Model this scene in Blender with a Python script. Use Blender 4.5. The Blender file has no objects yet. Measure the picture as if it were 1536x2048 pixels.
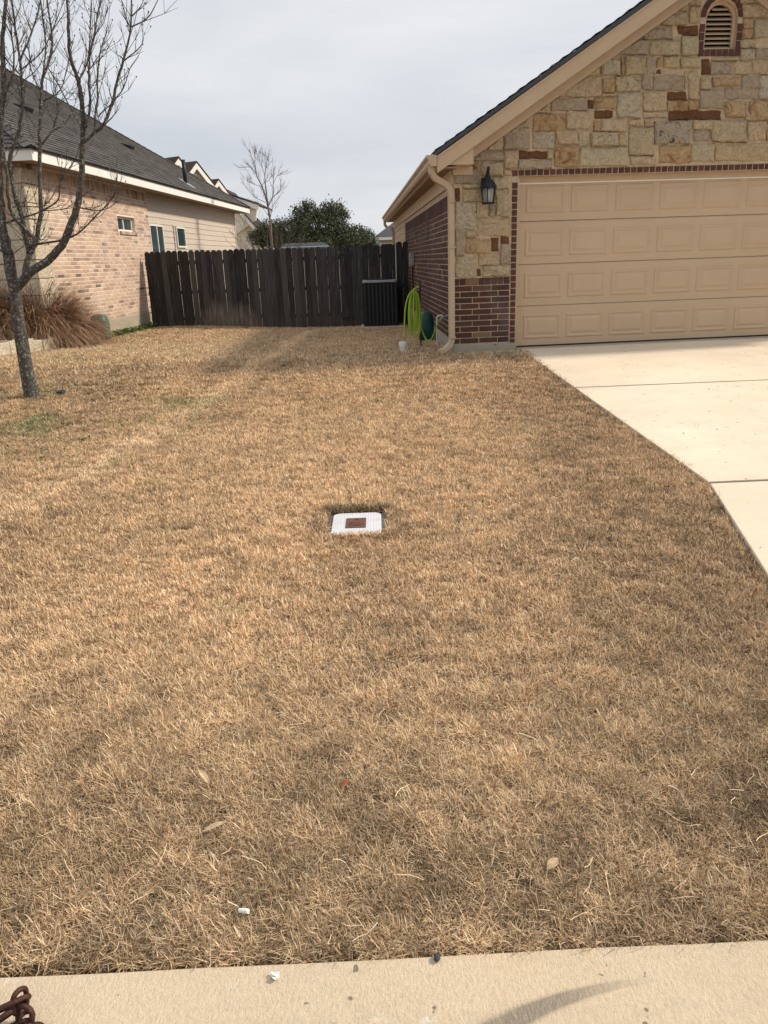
import bpy, bmesh, math, random
import numpy as np
from mathutils import Vector, Matrix
R = math.radians
random.seed(7); rng = np.random.default_rng(7)
scene = bpy.context.scene
COL = scene.collection

# ------------------------------------------------------------------ camera
CAMH = 1.65
CAX = Vector((0.99937845, -0.010977, -0.03349959))      # right
CAD = Vector((-0.03525219, -0.31119123, -0.94969327))   # down
CAF = Vector((0.0, 0.95028392, -0.31138477))            # forward
FPX = 1543.0
cam_d = bpy.data.cameras.new('camera'); cam = bpy.data.objects.new('camera', cam_d); COL.objects.link(cam)
cam_d.sensor_fit = 'VERTICAL'; cam_d.sensor_height = 24.0; cam_d.lens = 24.0 * FPX / 2048.0
cam_d.clip_start = 0.05; cam_d.clip_end = 3000
cam.matrix_world = Matrix(((CAX.x, -CAD.x, -CAF.x, 0), (CAX.y, -CAD.y, -CAF.y, 0), (CAX.z, -CAD.z, -CAF.z, CAMH), (0, 0, 0, 1)))
scene.camera = cam

# ------------------------------------------------------------------ sky, sun, exposure
SUN_TO = Vector((1.2, 0.25, 1.0)).normalized()
sun_el = math.asin(SUN_TO.z); sun_az = math.atan2(SUN_TO.x, SUN_TO.y)
world = bpy.data.worlds.new('World'); scene.world = world; world.use_nodes = True
wn = world.node_tree.nodes; wl = world.node_tree.links; wn.clear()
w_out = wn.new('ShaderNodeOutputWorld'); w_bg = wn.new('ShaderNodeBackground'); w_bg.inputs['Strength'].default_value = 0.1
sky = wn.new('ShaderNodeTexSky'); sky.sky_type = 'NISHITA'; sky.sun_disc = False
sky.sun_elevation = sun_el; sky.sun_rotation = sun_az; sky.dust_density = 3.0
w_tc = wn.new('ShaderNodeTexCoord'); w_map = wn.new('ShaderNodeMapping'); w_map.inputs['Scale'].default_value = (1.0, 1.6, 4.5)
w_map.inputs['Rotation'].default_value = (0.0, 0.35, 0.5)
w_n = wn.new('ShaderNodeTexNoise'); w_n.inputs['Scale'].default_value = 2.6; w_n.inputs['Detail'].default_value = 6; w_n.inputs['Roughness'].default_value = 0.55
w_n2 = wn.new('ShaderNodeTexNoise'); w_n2.inputs['Scale'].default_value = 2.2; w_n2.inputs['Detail'].default_value = 5; w_n2.inputs['Distortion'].default_value = .4
w_r = wn.new('ShaderNodeMapRange'); w_r.inputs[1].default_value = 0.3; w_r.inputs[2].default_value = 0.7; w_r.inputs[3].default_value = 0.84; w_r.inputs[4].default_value = 0.97
w_cr = wn.new('ShaderNodeValToRGB')
w_cr.color_ramp.elements[0].position = 0.3; w_cr.color_ramp.elements[0].color = (0.67, 0.705, 0.77, 1)
w_cr.color_ramp.elements[1].position = 0.7; w_cr.color_ramp.elements[1].color = (0.865, 0.87, 0.885, 1)
w_sc = wn.new('ShaderNodeVectorMath'); w_sc.operation = 'SCALE'; w_sc.inputs['Scale'].default_value = 10.2
w_mix = wn.new('ShaderNodeMix'); w_mix.data_type = 'RGBA'
wl.new(w_tc.outputs['Generated'], w_map.inputs['Vector'])
wl.new(w_map.outputs['Vector'], w_n.inputs['Vector']); wl.new(w_map.outputs['Vector'], w_n2.inputs['Vector'])
wl.new(w_n.outputs['Fac'], w_r.inputs[0]); wl.new(w_n2.outputs['Fac'], w_cr.inputs['Fac'])
wl.new(w_cr.outputs['Color'], w_sc.inputs[0])
wl.new(w_r.outputs[0], w_mix.inputs[0]); wl.new(sky.outputs['Color'], w_mix.inputs[6]); wl.new(w_sc.outputs['Vector'], w_mix.inputs[7])
wl.new(w_mix.outputs[2], w_bg.inputs['Color']); wl.new(w_bg.outputs[0], w_out.inputs['Surface'])
sun_d = bpy.data.lights.new('sun', 'SUN'); sun_d.energy = 3.9; sun_d.angle = R(5.0); sun_d.color = (1.0, 0.89, 0.74)
sun = bpy.data.objects.new('sun', sun_d); COL.objects.link(sun); sun.location = (10, 5, 20)
sun.rotation_euler = SUN_TO.to_track_quat('Z', 'Y').to_euler()
scene.view_settings.view_transform = 'Standard'; scene.view_settings.look = 'None'
scene.view_settings.exposure = 0.0; scene.view_settings.gamma = 1.0
scene.view_settings.use_curve_mapping = False
scene.cycles.max_bounces = 6; scene.cycles.diffuse_bounces = 3; scene.cycles.glossy_bounces = 2; scene.cycles.transmission_bounces = 4; scene.cycles.transparent_max_bounces = 4

# ------------------------------------------------------------------ measuring helpers (photograph pixel -> place)
CAM = Vector((0, 0, CAMH))
def ray(x, y): return CAX * (x - 768) + CAD * (y - 1024) + CAF * FPX
def at(x, y, Y): d = ray(x, y); return CAM + d * (Y / d.y)
_GY = [-60, 1.2, 1.45, 1.5, 3.4, 4.75, 7.9, 10.5, 12, 15, 18, 19, 22, 40, 300]
_GZ = [-.4, -.3, -.3, -.012, .115, .185, .30, .40, .38, .26, .148, .115, .10, .1, .1]
def sstep(a, b, x): t = min(1, max(0, (x - a) / (b - a))); return t * t * (3 - 2 * t)
def zg(X, Y):
    z = float(np.interp(Y, _GY, _GZ))
    z += .115 * sstep(-1.5, -5.3, X) * sstep(15, 20, Y) * (1 - sstep(21, 30, Y))
    if 1.6 < Y < 30: z += .008 * math.sin(X * 2.1 + Y * .7) * math.sin(Y * 1.7 - X * .6)
    return z
def ongr(x, y):
    d = ray(x, y); Y = 1.3
    while Y < 60:
        p = CAM + d * (Y / d.y)
        if p.z <= zg(p.x, p.y): return p
        Y += .01
    return p

# ------------------------------------------------------------------ material helpers
def new_mat(name):
    m = bpy.data.materials.new(name); m.use_nodes = True
    nt = m.node_tree; b = nt.nodes['Principled BSDF']; b.inputs['Roughness'].default_value = .8
    b.inputs['Specular IOR Level'].default_value = .25
    return m, nt, b
def N(nt, t, **k):
    n = nt.nodes.new(t)
    for a, v in k.items():
        if hasattr(n, a): setattr(n, a, v)
        else: n.inputs[a].default_value = v
    return n
def noise(nt, scale, detail=4, rough=.55, vec=None, dist=0):
    n = N(nt, 'ShaderNodeTexNoise'); n.inputs['Scale'].default_value = scale; n.inputs['Detail'].default_value = detail
    n.inputs['Roughness'].default_value = rough; n.inputs['Distortion'].default_value = dist
    if vec: nt.links.new(vec, n.inputs['Vector'])
    return n.outputs['Fac']
def wpos(nt, scale=(1, 1, 1)):
    g = N(nt, 'ShaderNodeNewGeometry'); m = N(nt, 'ShaderNodeMapping'); m.inputs['Scale'].default_value = scale
    nt.links.new(g.outputs['Position'], m.inputs['Vector']); return m.outputs['Vector']
def ramp(nt, fac, stops):
    r = N(nt, 'ShaderNodeValToRGB'); e = r.color_ramp.elements
    while len(e) < len(stops): e.new(.5)
    for i, (p, c) in enumerate(stops):
        e[i].position = p; e[i].color = (*c, 1) if not isinstance(c, (int, float)) else (c, c, c, 1)
    nt.links.new(fac, r.inputs['Fac']); return r.outputs['Color']
def mix(nt, fac, a, b, mode='MIX'):
    m = N(nt, 'ShaderNodeMix', data_type='RGBA', blend_type=mode)
    for s, v in ((0, fac), (6, a), (7, b)):
        if isinstance(v, bpy.types.NodeSocket): nt.links.new(v, m.inputs[s])
        elif s == 0: m.inputs[0].default_value = v
        else: m.inputs[s].default_value = (*v, 1)
    return m.outputs[2]
def mth(nt, op, a, b=0.0, c=0.0):
    m = N(nt, 'ShaderNodeMath', operation=op)
    for i, v in enumerate((a, b, c)):
        if isinstance(v, bpy.types.NodeSocket): nt.links.new(v, m.inputs[i])
        else: m.inputs[i].default_value = v
    return m.outputs[0]
def bump(nt, b, h, strength=.5, dist=.01):
    n = N(nt, 'ShaderNodeBump'); n.inputs['Strength'].default_value = strength; n.inputs['Distance'].default_value = dist
    nt.links.new(h, n.inputs['Height']); nt.links.new(n.outputs['Normal'], b.inputs['Normal'])
def rnd(nt):                                             # a different number for each object and each loose piece
    o = N(nt, 'ShaderNodeObjectInfo'); g = N(nt, 'ShaderNodeNewGeometry')
    return mth(nt, 'FRACT', mth(nt, 'ADD', o.outputs['Random'], g.outputs['Random Per Island']))
def simple(name, col, rough=.6, var=.12, scale=6, metal=0, bmp=0, bscale=40, spec=.25):
    m, nt, b = new_mat(name)
    f = noise(nt, scale, 5, .6, wpos(nt))
    c = mix(nt, ramp(nt, f, [(.3, 0.0), (.7, 1.0)]), tuple(x * (1 - var) for x in col), tuple(min(1, x * (1 + var)) for x in col))
    nt.links.new(c, b.inputs['Base Color']); b.inputs['Roughness'].default_value = rough; b.inputs['Metallic'].default_value = metal
    b.inputs['Specular IOR Level'].default_value = spec
    if bmp: bump(nt, b, noise(nt, bscale, 4, .6, wpos(nt)), bmp, .01)
    return m
M = {}
def brick_mat(name, stops, grit=.5, bloom=0, bloomcol=(.6, .56, .5)):
    m, nt, b = new_mat(name)
    v = wpos(nt)
    c = ramp(nt, rnd(nt), stops)
    c = mix(nt, ramp(nt, noise(nt, 60, 5, .7, v), [(.35, 0.0), (.75, 1.0)]), c, (.55, .5, .45), 'OVERLAY')
    if bloom:
        c = mix(nt, ramp(nt, noise(nt, 1.6, 5, .65, v), [(.50, 0.0), (.72, bloom)]), c, bloomcol)
    nt.links.new(c, b.inputs['Base Color']); b.inputs['Roughness'].default_value = .85
    bump(nt, b, noise(nt, 90, 5, .7, v), grit, .006); return m
M['brick_dark'] = brick_mat('brick_dark', [(0, (.070, .036, .029)), (.3, (.088, .043, .034)), (.55, (.058, .032, .029)), (.72, (.098, .048, .036)), (.85, (.072, .052, .056)), (.96, (.125, .065, .042)), (1, (.26, .18, .11))], .6, .22, (.30, .27, .28))
M['brick_trim'] = brick_mat('brick_trim', [(0, (.10, .045, .032)), (.4, (.08, .039, .031)), (.7, (.12, .054, .036)), (1, (.065, .036, .032))])
M['brick_pale'] = brick_mat('brick_pale', [(0, (.52, .385, .305)), (.2, (.60, .475, .37)), (.40, (.43, .305, .245)), (.58, (.64, .52, .41)), (.78, (.47, .345, .28)), (.92, (.36, .265, .225)), (.98, (.24, .185, .17)), (1, (.15, .12, .12))], .6, .75, (.66, .58, .50))
M['mortar_tan'] = simple('mortar_tan', (.52, .42, .32), .95, .2, 30, 0, .6, 120)
M['mortar_pink'] = simple('mortar_pink', (.82, .68, .56), .95, .15, 30, 0, .6, 120)
M['mortar_stone'] = simple('mortar_stone', (.56, .43, .28), .95, .22, 14, 0, .8, 90)

def stone_mat(name, base, alt, blot=None, thr=.6, sc=14, rgh=.9):
    m, nt, b = new_mat(name); v = wpos(nt)
    r = rnd(nt)
    c = mix(nt, r, base, alt)
    c = mix(nt, ramp(nt, noise(nt, 6, 6, .65, v, .6), [(.40, 0.0), (.70, .5)]), c, tuple(x * .72 for x in base))
    c = mix(nt, ramp(nt, noise(nt, 22, 6, .75, v, .4), [(.40, 0.0), (.70, .6)]), c, tuple(min(1, x * 1.3) for x in alt))
    vn = mth(nt, 'ABSOLUTE', mth(nt, 'SUBTRACT', noise(nt, 5.5, 6, .6, v, 2.2), .5))
    c = mix(nt, ramp(nt, vn, [(.0, .6), (.022, 0.0)]), c, tuple(x * .38 for x in base))
    if blot:
        c = mix(nt, ramp(nt, noise(nt, sc, 8, .75, v, 1.2), [(thr, 0.0), (thr + .09, 1.0)]), c, blot[0])
        if len(blot) > 1: c = mix(nt, ramp(nt, noise(nt, sc * 1.9, 8, .8, v, 2.0), [(.60, 0.0), (.66, 1.0)]), c, blot[1])
    nt.links.new(c, b.inputs['Base Color']); b.inputs['Roughness'].default_value = rgh
    h = mth(nt, 'ADD', noise(nt, 26, 8, .7, v, .8), mth(nt, 'MULTIPLY', noise(nt, 7, 4, .6, v, .5), 1.4))
    bump(nt, b, h, 1.0, .05); return m
M['st_t'] = stone_mat('stone_buff', (.57, .425, .25), (.65, .515, .335), [(.44, .29, .15)], .62, 4)
M['st_g'] = stone_mat('stone_mauve_grey', (.46, .36, .255), (.53, .42, .30))
M['st_r'] = stone_mat('stone_rust', (.17, .080, .037), (.23, .115, .052))
M['st_o'] = stone_mat('stone_orange', (.54, .36, .185), (.58, .42, .245), [(.36, .175, .07)], .52, 6)
M['st_m'] = stone_mat('stone_mottled', (.55, .43, .265), (.61, .495, .325), [(.17, .13, .08), (.70, .61, .44)], .57, 15)
M['st_w'] = stone_mat('stone_whitish', (.57, .47, .33), (.61, .52, .38), [(.22, .175, .13), (.76, .72, .60)], .58, 10)
M['st_l'] = stone_mat('stone_light', (.58, .475, .31), (.62, .52, .34), [(.38, .27, .14)], .60, 9)
M['st_b'] = stone_mat('stone_black_white', (.52, .44, .34), (.47, .39, .29), [(.07, .06, .05), (.68, .61, .50)], .52, 11)
M['limestone'] = stone_mat('limestone', (.72, .62, .46), (.78, .68, .52), [(.55, .40, .24)], .66, 9)

M['tan_paint'] = simple('tan_paint', (.54, .405, .265), .5, .05, 3, 0, .12, 200)
M['door_paint'] = simple('door_paint', (.53, .395, .262), .5, .04, 1.5, 0, .15, 260)
M['tan_gutter'] = simple('tan_gutter', (.50, .385, .265), .4, .05, 5)
M['white_paint'] = simple('white_paint', (.80, .78, .73), .5, .05, 4)
M['cream_siding'] = simple('cream_siding', (.78, .73, .63), .6, .06, 5)
M['tan_siding'] = simple('tan_siding', (.545, .475, .40), .65, .05, 6, 0, .15, 120)
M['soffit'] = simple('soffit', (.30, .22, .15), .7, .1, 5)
M['frame_white'] = simple('frame_white', (.75, .74, .70), .4, .04, 8)
m, nt, b = new_mat('window_glass'); b.inputs['Base Color'].default_value = (.03, .05, .05, 1); b.inputs['Roughness'].default_value = .08; b.inputs['Specular IOR Level'].default_value = .6; M['glass'] = m
M['dark'] = simple('dark_interior', (.02, .018, .016), .9, .1)
M['blackmetal'] = simple('black_metal', (.026, .027, .029), .45, .2, 20, .3)
M['ac_rib'] = simple('ac_rib', (.06, .062, .066), .4, .15, 20, .3)
M['graymetal'] = simple('grey_metal', (.34, .35, .36), .45, .1, 15, .4)
M['pvc'] = simple('white_plastic', (.74, .72, .66), .4, .05, 10)
M['greenplastic'] = simple('dark_green_plastic', (.012, .075, .065), .4, .2, 8, spec=.4)
M['tealplastic'] = simple('teal_plastic', (.035, .15, .125), .45, .2, 8, spec=.4)
M['hose'] = simple('lime_hose', (.33, .50, .035), .4, .12, 8, spec=.4)
M['rust'] = simple('rusty_steel', (.085, .042, .032), .55, .45, 60, .55, .5, 150)
M['rustlid'] = simple('rusty_cast_iron', (.17, .085, .06), .85, .4, 60, .2, .8, 130)
M['boxrim'] = simple('grey_meter_rim', (.12, .118, .115), .75, .15, 20)
M['paper'] = simple('white_paper', (.82, .81, .78), .8, .08, 60)
M['darkstone'] = simple('dark_pebble', (.05, .06, .062), .8, .3, 60, 0, .5, 90)
M['deadleaf'] = simple('dead_leaf', (.50, .37, .22), .8, .2, 60)
M['redleaf'] = simple('red_dead_leaf', (.30, .09, .04), .8, .2, 60)

# concrete
def concrete(name, col, streak=None, sk=.3):
    m, nt, b = new_mat(name); v = wpos(nt)
    c = mix(nt, ramp(nt, noise(nt, .9, 6, .6, v), [(.35, 0.0), (.65, 1.0)]), tuple(x * .9 for x in col), tuple(min(1, x * 1.07) for x in col))
    c = mix(nt, ramp(nt, noise(nt, 3.5, 6, .7, v), [(.52, 0.0), (.75, .35)]), c, tuple(x * .68 for x in col))
    c = mix(nt, ramp(nt, noise(nt, .6, 4, .6, wpos(nt, (1, 1.6, 1))), [(.45, 0.0), (.7, .35)]), c, (col[0] * 1.0, col[1] * .88, col[2] * .78))
    fine = noise(nt, 260, 3, .8, v)
    c = mix(nt, ramp(nt, fine, [(.60, 0.0), (.70, .6)]), c, tuple(x * .42 for x in col))
    c = mix(nt, ramp(nt, noise(nt, 95, 3, .7, v), [(.66, 0.0), (.72, .6)]), c, tuple(x * .5 for x in col))
    c = mix(nt, ramp(nt, noise(nt, 1.7, 6, .7, v, .5), [(.60, 0.0), (.78, .4)]), c, tuple(x * .62 for x in col))
    spots = noise(nt, 21, 2, .5, v)
    c = mix(nt, ramp(nt, spots, [(.70, 0.0), (.73, .8)]), c, (.12, .095, .07))
    h = fine
    if streak:
        s = noise(nt, 1, 5, .75, wpos(nt, streak))
        c = mix(nt, ramp(nt, s, [(.42, 0.0), (.66, sk)]), c, tuple(x * .58 for x in col))
        h = mth(nt, 'ADD', mth(nt, 'MULTIPLY', s, sk * 4), fine)
    nt.links.new(c, b.inputs['Base Color']); b.inputs['Roughness'].default_value = .9
    bump(nt, b, h, .7, .006)
    return m, nt, b, c
M['driveway'] = concrete('driveway_concrete', (.82, .705, .55), (3, 30, 3), .12)[0]
M['foundation'] = concrete('foundation_concrete', (.42, .375, .29))[0]
M['pad'] = concrete('pad_concrete', (.55, .50, .41))[0]
# kerb: broomed concrete with a curved tyre scuff and pale scrapes
m, nt, b, c = concrete('kerb_concrete', (.75, .615, .44), (120, 60, 60), .42)
g = N(nt, 'ShaderNodeNewGeometry'); sx = N(nt, 'ShaderNodeSeparateXYZ'); nt.links.new(g.outputs['Position'], sx.inputs[0])
X_, Y_ = sx.outputs[0], sx.outputs[1]
# scuff centreline: y = 1.425 - .62*(x-.66)^2 - ... for x in .1 .. .62
dx = mth(nt, 'SUBTRACT', .62, X_)
cl = mth(nt, 'SUBTRACT', 1.392, mth(nt, 'MULTIPLY', mth(nt, 'POWER', mth(nt, 'MAXIMUM', dx, 0.0), 1.8), .52))
wd = mth(nt, 'MULTIPLY_ADD', mth(nt, 'MAXIMUM', dx, 0.0), .07, .006)
dd = mth(nt, 'DIVIDE', mth(nt, 'ABSOLUTE', mth(nt, 'SUBTRACT', Y_, cl)), wd)
k = mth(nt, 'SUBTRACT', 1.0, mth(nt, 'SMOOTH_MIN', dd, 1.0, .3))
k = mth(nt, 'MULTIPLY', mth(nt, 'MINIMUM', mth(nt, 'MULTIPLY', mth(nt, 'MAXIMUM', k, 0.0), 2.5), 1.0), mth(nt, 'GREATER_THAN', dx, 0.0))
k = mth(nt, 'MULTIPLY', k, mth(nt, 'MULTIPLY_ADD', noise(nt, 1, 4, .7, wpos(nt, (240, 40, 40))), 1.0, .15))
k = mth(nt, 'MULTIPLY', k, mth(nt, 'MINIMUM', mth(nt, 'MULTIPLY', mth(nt, 'MAXIMUM', dx, 0.0), 4.0), 1.0))
c = mix(nt, k, c, (.15, .135, .12))
pale = ramp(nt, noise(nt, 7, 5, .7, wpos(nt, (1, 1.7, 1))), [(.62, 0.0), (.70, .7)])
c = mix(nt, pale, c, (.84, .77, .65))
nt.links.new(c, b.inputs['Base Color']); M['kerb'] = m
M['asphalt'] = simple('asphalt', (.06, .058, .055), .9, .3, 60, 0, .6, 120)

# soil / thatch under the grass
m, nt, b = new_mat('soil_thatch'); v = wpos(nt)
c = ramp(nt, noise(nt, 55, 6, .75, v), [(.3, (.055, .038, .024)), (.5, (.14, .095, .056)), (.72, (.34, .245, .15))])
c = mix(nt, ramp(nt, noise(nt, 1.1, 5, .6, v), [(.4, 0.0), (.62, .5)]), c, (.30, .215, .12))
nt.links.new(c, b.inputs['Base Color']); bump(nt, b, noise(nt, 120, 5, .8, v), .8, .02); M['soil'] = m

# dry grass blades: colour of the blade times the tint of its tuft
def grass_mat(name, stops, tint=False):
    m = bpy.data.materials.new(name); m.use_nodes = True; nt = m.node_tree; nt.nodes.remove(nt.nodes['Principled BSDF'])
    at_ = N(nt, 'ShaderNodeAttribute', attribute_name='blade')
    c = ramp(nt, at_.outputs['Fac'], stops)
    if tint:
        ti = N(nt, 'ShaderNodeAttribute', attribute_name='tint', attribute_type='INSTANCER')
        c = mix(nt, 1.0, c, ti.outputs['Color'], 'MULTIPLY')
    d = N(nt, 'ShaderNodeBsdfDiffuse'); nt.links.new(c, d.inputs['Color'])
    nt.links.new(d.outputs[0], nt.nodes['Material Output'].inputs['Surface'])
    return m
STRAW = [(0, (.92, .76, .54)), (.22, (.84, .66, .44)), (.45, (.74, .55, .35)), (.63, (.58, .41, .255)), (.80, (.36, .245, .15)), (.92, (.18, .12, .08)), (1, (.95, .83, .64))]
M['grass'] = grass_mat('dry_grass', STRAW, True); M['straw'] = grass_mat('loose_straw', STRAW)
M['reed'] = grass_mat('brown_reed', [(0, (.42, .265, .17)), (.35, (.31, .175, .105)), (.65, (.19, .10, .06)), (.85, (.50, .35, .225)), (1, (.58, .43, .29))])
M['weed'] = simple('green_weed', (.075, .125, .03), .7, .35, 40)
M['twigs'] = simple('dry_twigs', (.17, .105, .065), .85, .3, 40)

# bark
m, nt, b = new_mat('bark'); v = wpos(nt)
c = ramp(nt, noise(nt, 1, 6, .7, wpos(nt, (30, 30, 12))), [(.3, (.042, .036, .030)), (.6, (.105, .09, .075)), (.8, (.17, .15, .125))])
c = mix(nt, ramp(nt, noise(nt, 38, 5, .7, v), [(.55, 0.0), (.62, .85)]), c, (.40, .385, .33))
nt.links.new(c, b.inputs['Base Color']); bump(nt, b, noise(nt, 1, 6, .75, wpos(nt, (45, 45, 20))), .9, .02); M['bark'] = m
M['bark3'] = simple('bark_pale', (.21, .185, .165), .9, .3, 20)
M['bark2'] = simple('bark_grey', (.13, .11, .095), .9, .3, 20)
# shingles
def shingle(name, a, bb):
    m, nt, b = new_mat(name); v = wpos(nt)
    c = mix(nt, rnd(nt), a, bb)
    c = mix(nt, ramp(nt, noise(nt, 70, 4, .8, v), [(.4, 0.0), (.7, .5)]), c, tuple(x * 1.8 for x in bb))
    nt.links.new(c, b.inputs['Base Color']); b.inputs['Roughness'].default_value = .95; bump(nt, b, noise(nt, 120, 3, .8, v), .6, .006); return m
M['shingle'] = shingle('grey_shingle', (.045, .043, .041), (.105, .10, .094))
M['shingle_dark'] = shingle('charcoal_shingle', (.055, .058, .068), (.085, .09, .10))
M['shingle_maroon'] = shingle('brown_shingle', (.035, .026, .026), (.065, .048, .046))
M['roof_grey'] = simple('shed_metal', (.21, .23, .245), .5, .12, 3, .3)
# fence wood: nearly black weathered pickets, one worn paler patch low down
m, nt, b = new_mat('weathered_wood'); v = wpos(nt)
gr = noise(nt, 1, 6, .75, wpos(nt, (55, 55, 2.2)), .3)
c = ramp(nt, gr, [(.27, (.011, .011, .011)), (.45, (.030, .0285, .028)), (.58, (.08, .076, .074)), (.75, (.19, .18, .175))])
rv_ = rnd(nt)
c = mix(nt, mth(nt, 'MULTIPLY', rv_, .6), c, (.020, .018, .018))
c = mix(nt, ramp(nt, rv_, [(.0, .6), (.4, 0.0)]), c, (.10, .096, .092))
sx = N(nt, 'ShaderNodeSeparateXYZ'); nt.links.new(v, sx.inputs[0])
nxx = noise(nt, 1, 2, .5, wpos(nt, (5.5, 5.5, .35)))
xx = sx.outputs[0]
wx = mth(nt, 'MULTIPLY', ramp(nt, mth(nt, 'ADD', xx, 5.0), [(.30, 0.0), (.85, 1.0)]), ramp(nt, mth(nt, 'MULTIPLY_ADD', xx, -1.0, -2.6), [(.0, 0.0), (.45, 1.0)]))
hz_ = mth(nt, 'MULTIPLY_ADD', nxx, .75, .28)
pm = mth(nt, 'MULTIPLY', ramp(nt, gr, [(.3, .35), (.6, 1.0)]), mth(nt, 'MULTIPLY', ramp(nt, mth(nt, 'SUBTRACT', mth(nt, 'MULTIPLY', hz_, wx), mth(nt, 'SUBTRACT', sx.outputs[2], .12)), [(.0, 0.0), (.40, .8)]), wx))
c = mix(nt, pm, c, ramp(nt, gr, [(.3, (.12, .098, .085)), (.65, (.34, .285, .25))]))
low = ramp(nt, mth(nt, 'SUBTRACT', .42, mth(nt, 'SUBTRACT', sx.outputs[2], mth(nt, 'MULTIPLY', nxx, .35))), [(.0, 0.0), (.4, .35)])
c = mix(nt, low, c, ramp(nt, gr, [(.35, (.05, .042, .036)), (.7, (.16, .135, .115))]))
nt.links.new(c, b.inputs['Base Color']); b.inputs['Roughness'].default_value = .9
bump(nt, b, gr, .7, .008); M['fencewood'] = m
M['leaf_oak'] = None
m, nt, b = new_mat('oak_leaf'); g = rnd(nt)
c = ramp(nt, g, [(0, (.036, .050, .024)), (.5, (.066, .085, .040)), (.85, (.11, .12, .062)), (1, (.15, .145, .08))])
nt.links.new(c, b.inputs['Base Color']); b.inputs['Roughness'].default_value = .55; M['leaf_oak'] = m
# meter lid: white polymer with a moulded grid
m, nt, b = new_mat('white_lid'); v = wpos(nt)
br = N(nt, 'ShaderNodeTexBrick'); br.offset = 0; br.inputs['Scale'].default_value = 1; br.inputs['Brick Width'].default_value = .016; br.inputs['Row Height'].default_value = .016
br.inputs['Mortar Size'].default_value = .0016; br.inputs['Color1'].default_value = (.66, .67, .70, 1); br.inputs['Color2'].default_value = (.70, .71, .735, 1); br.inputs['Mortar'].default_value = (.50, .51, .54, 1)
nt.links.new(v, br.inputs['Vector'])
c = mix(nt, ramp(nt, noise(nt, 14, 5, .7, v), [(.48, 0.0), (.72, .5)]), br.outputs['Color'], (.44, .41, .37))
nt.links.new(c, b.inputs['Base Color']); b.inputs['Roughness'].default_value = .5; bump(nt, b, br.outputs['Fac'], -.4, .002); M['lid'] = m
m, nt, b = new_mat('lantern_glass'); b.inputs['Base Color'].default_value = (.85, .88, .86, 1); b.inputs['Roughness'].default_value = .12
b.inputs['Transmission Weight'].default_value = .85; b.inputs['IOR'].default_value = 1.2; M['lampglass'] = m
M['bulb'] = simple('bulb_glass', (.85, .78, .62), .3, .03)

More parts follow.
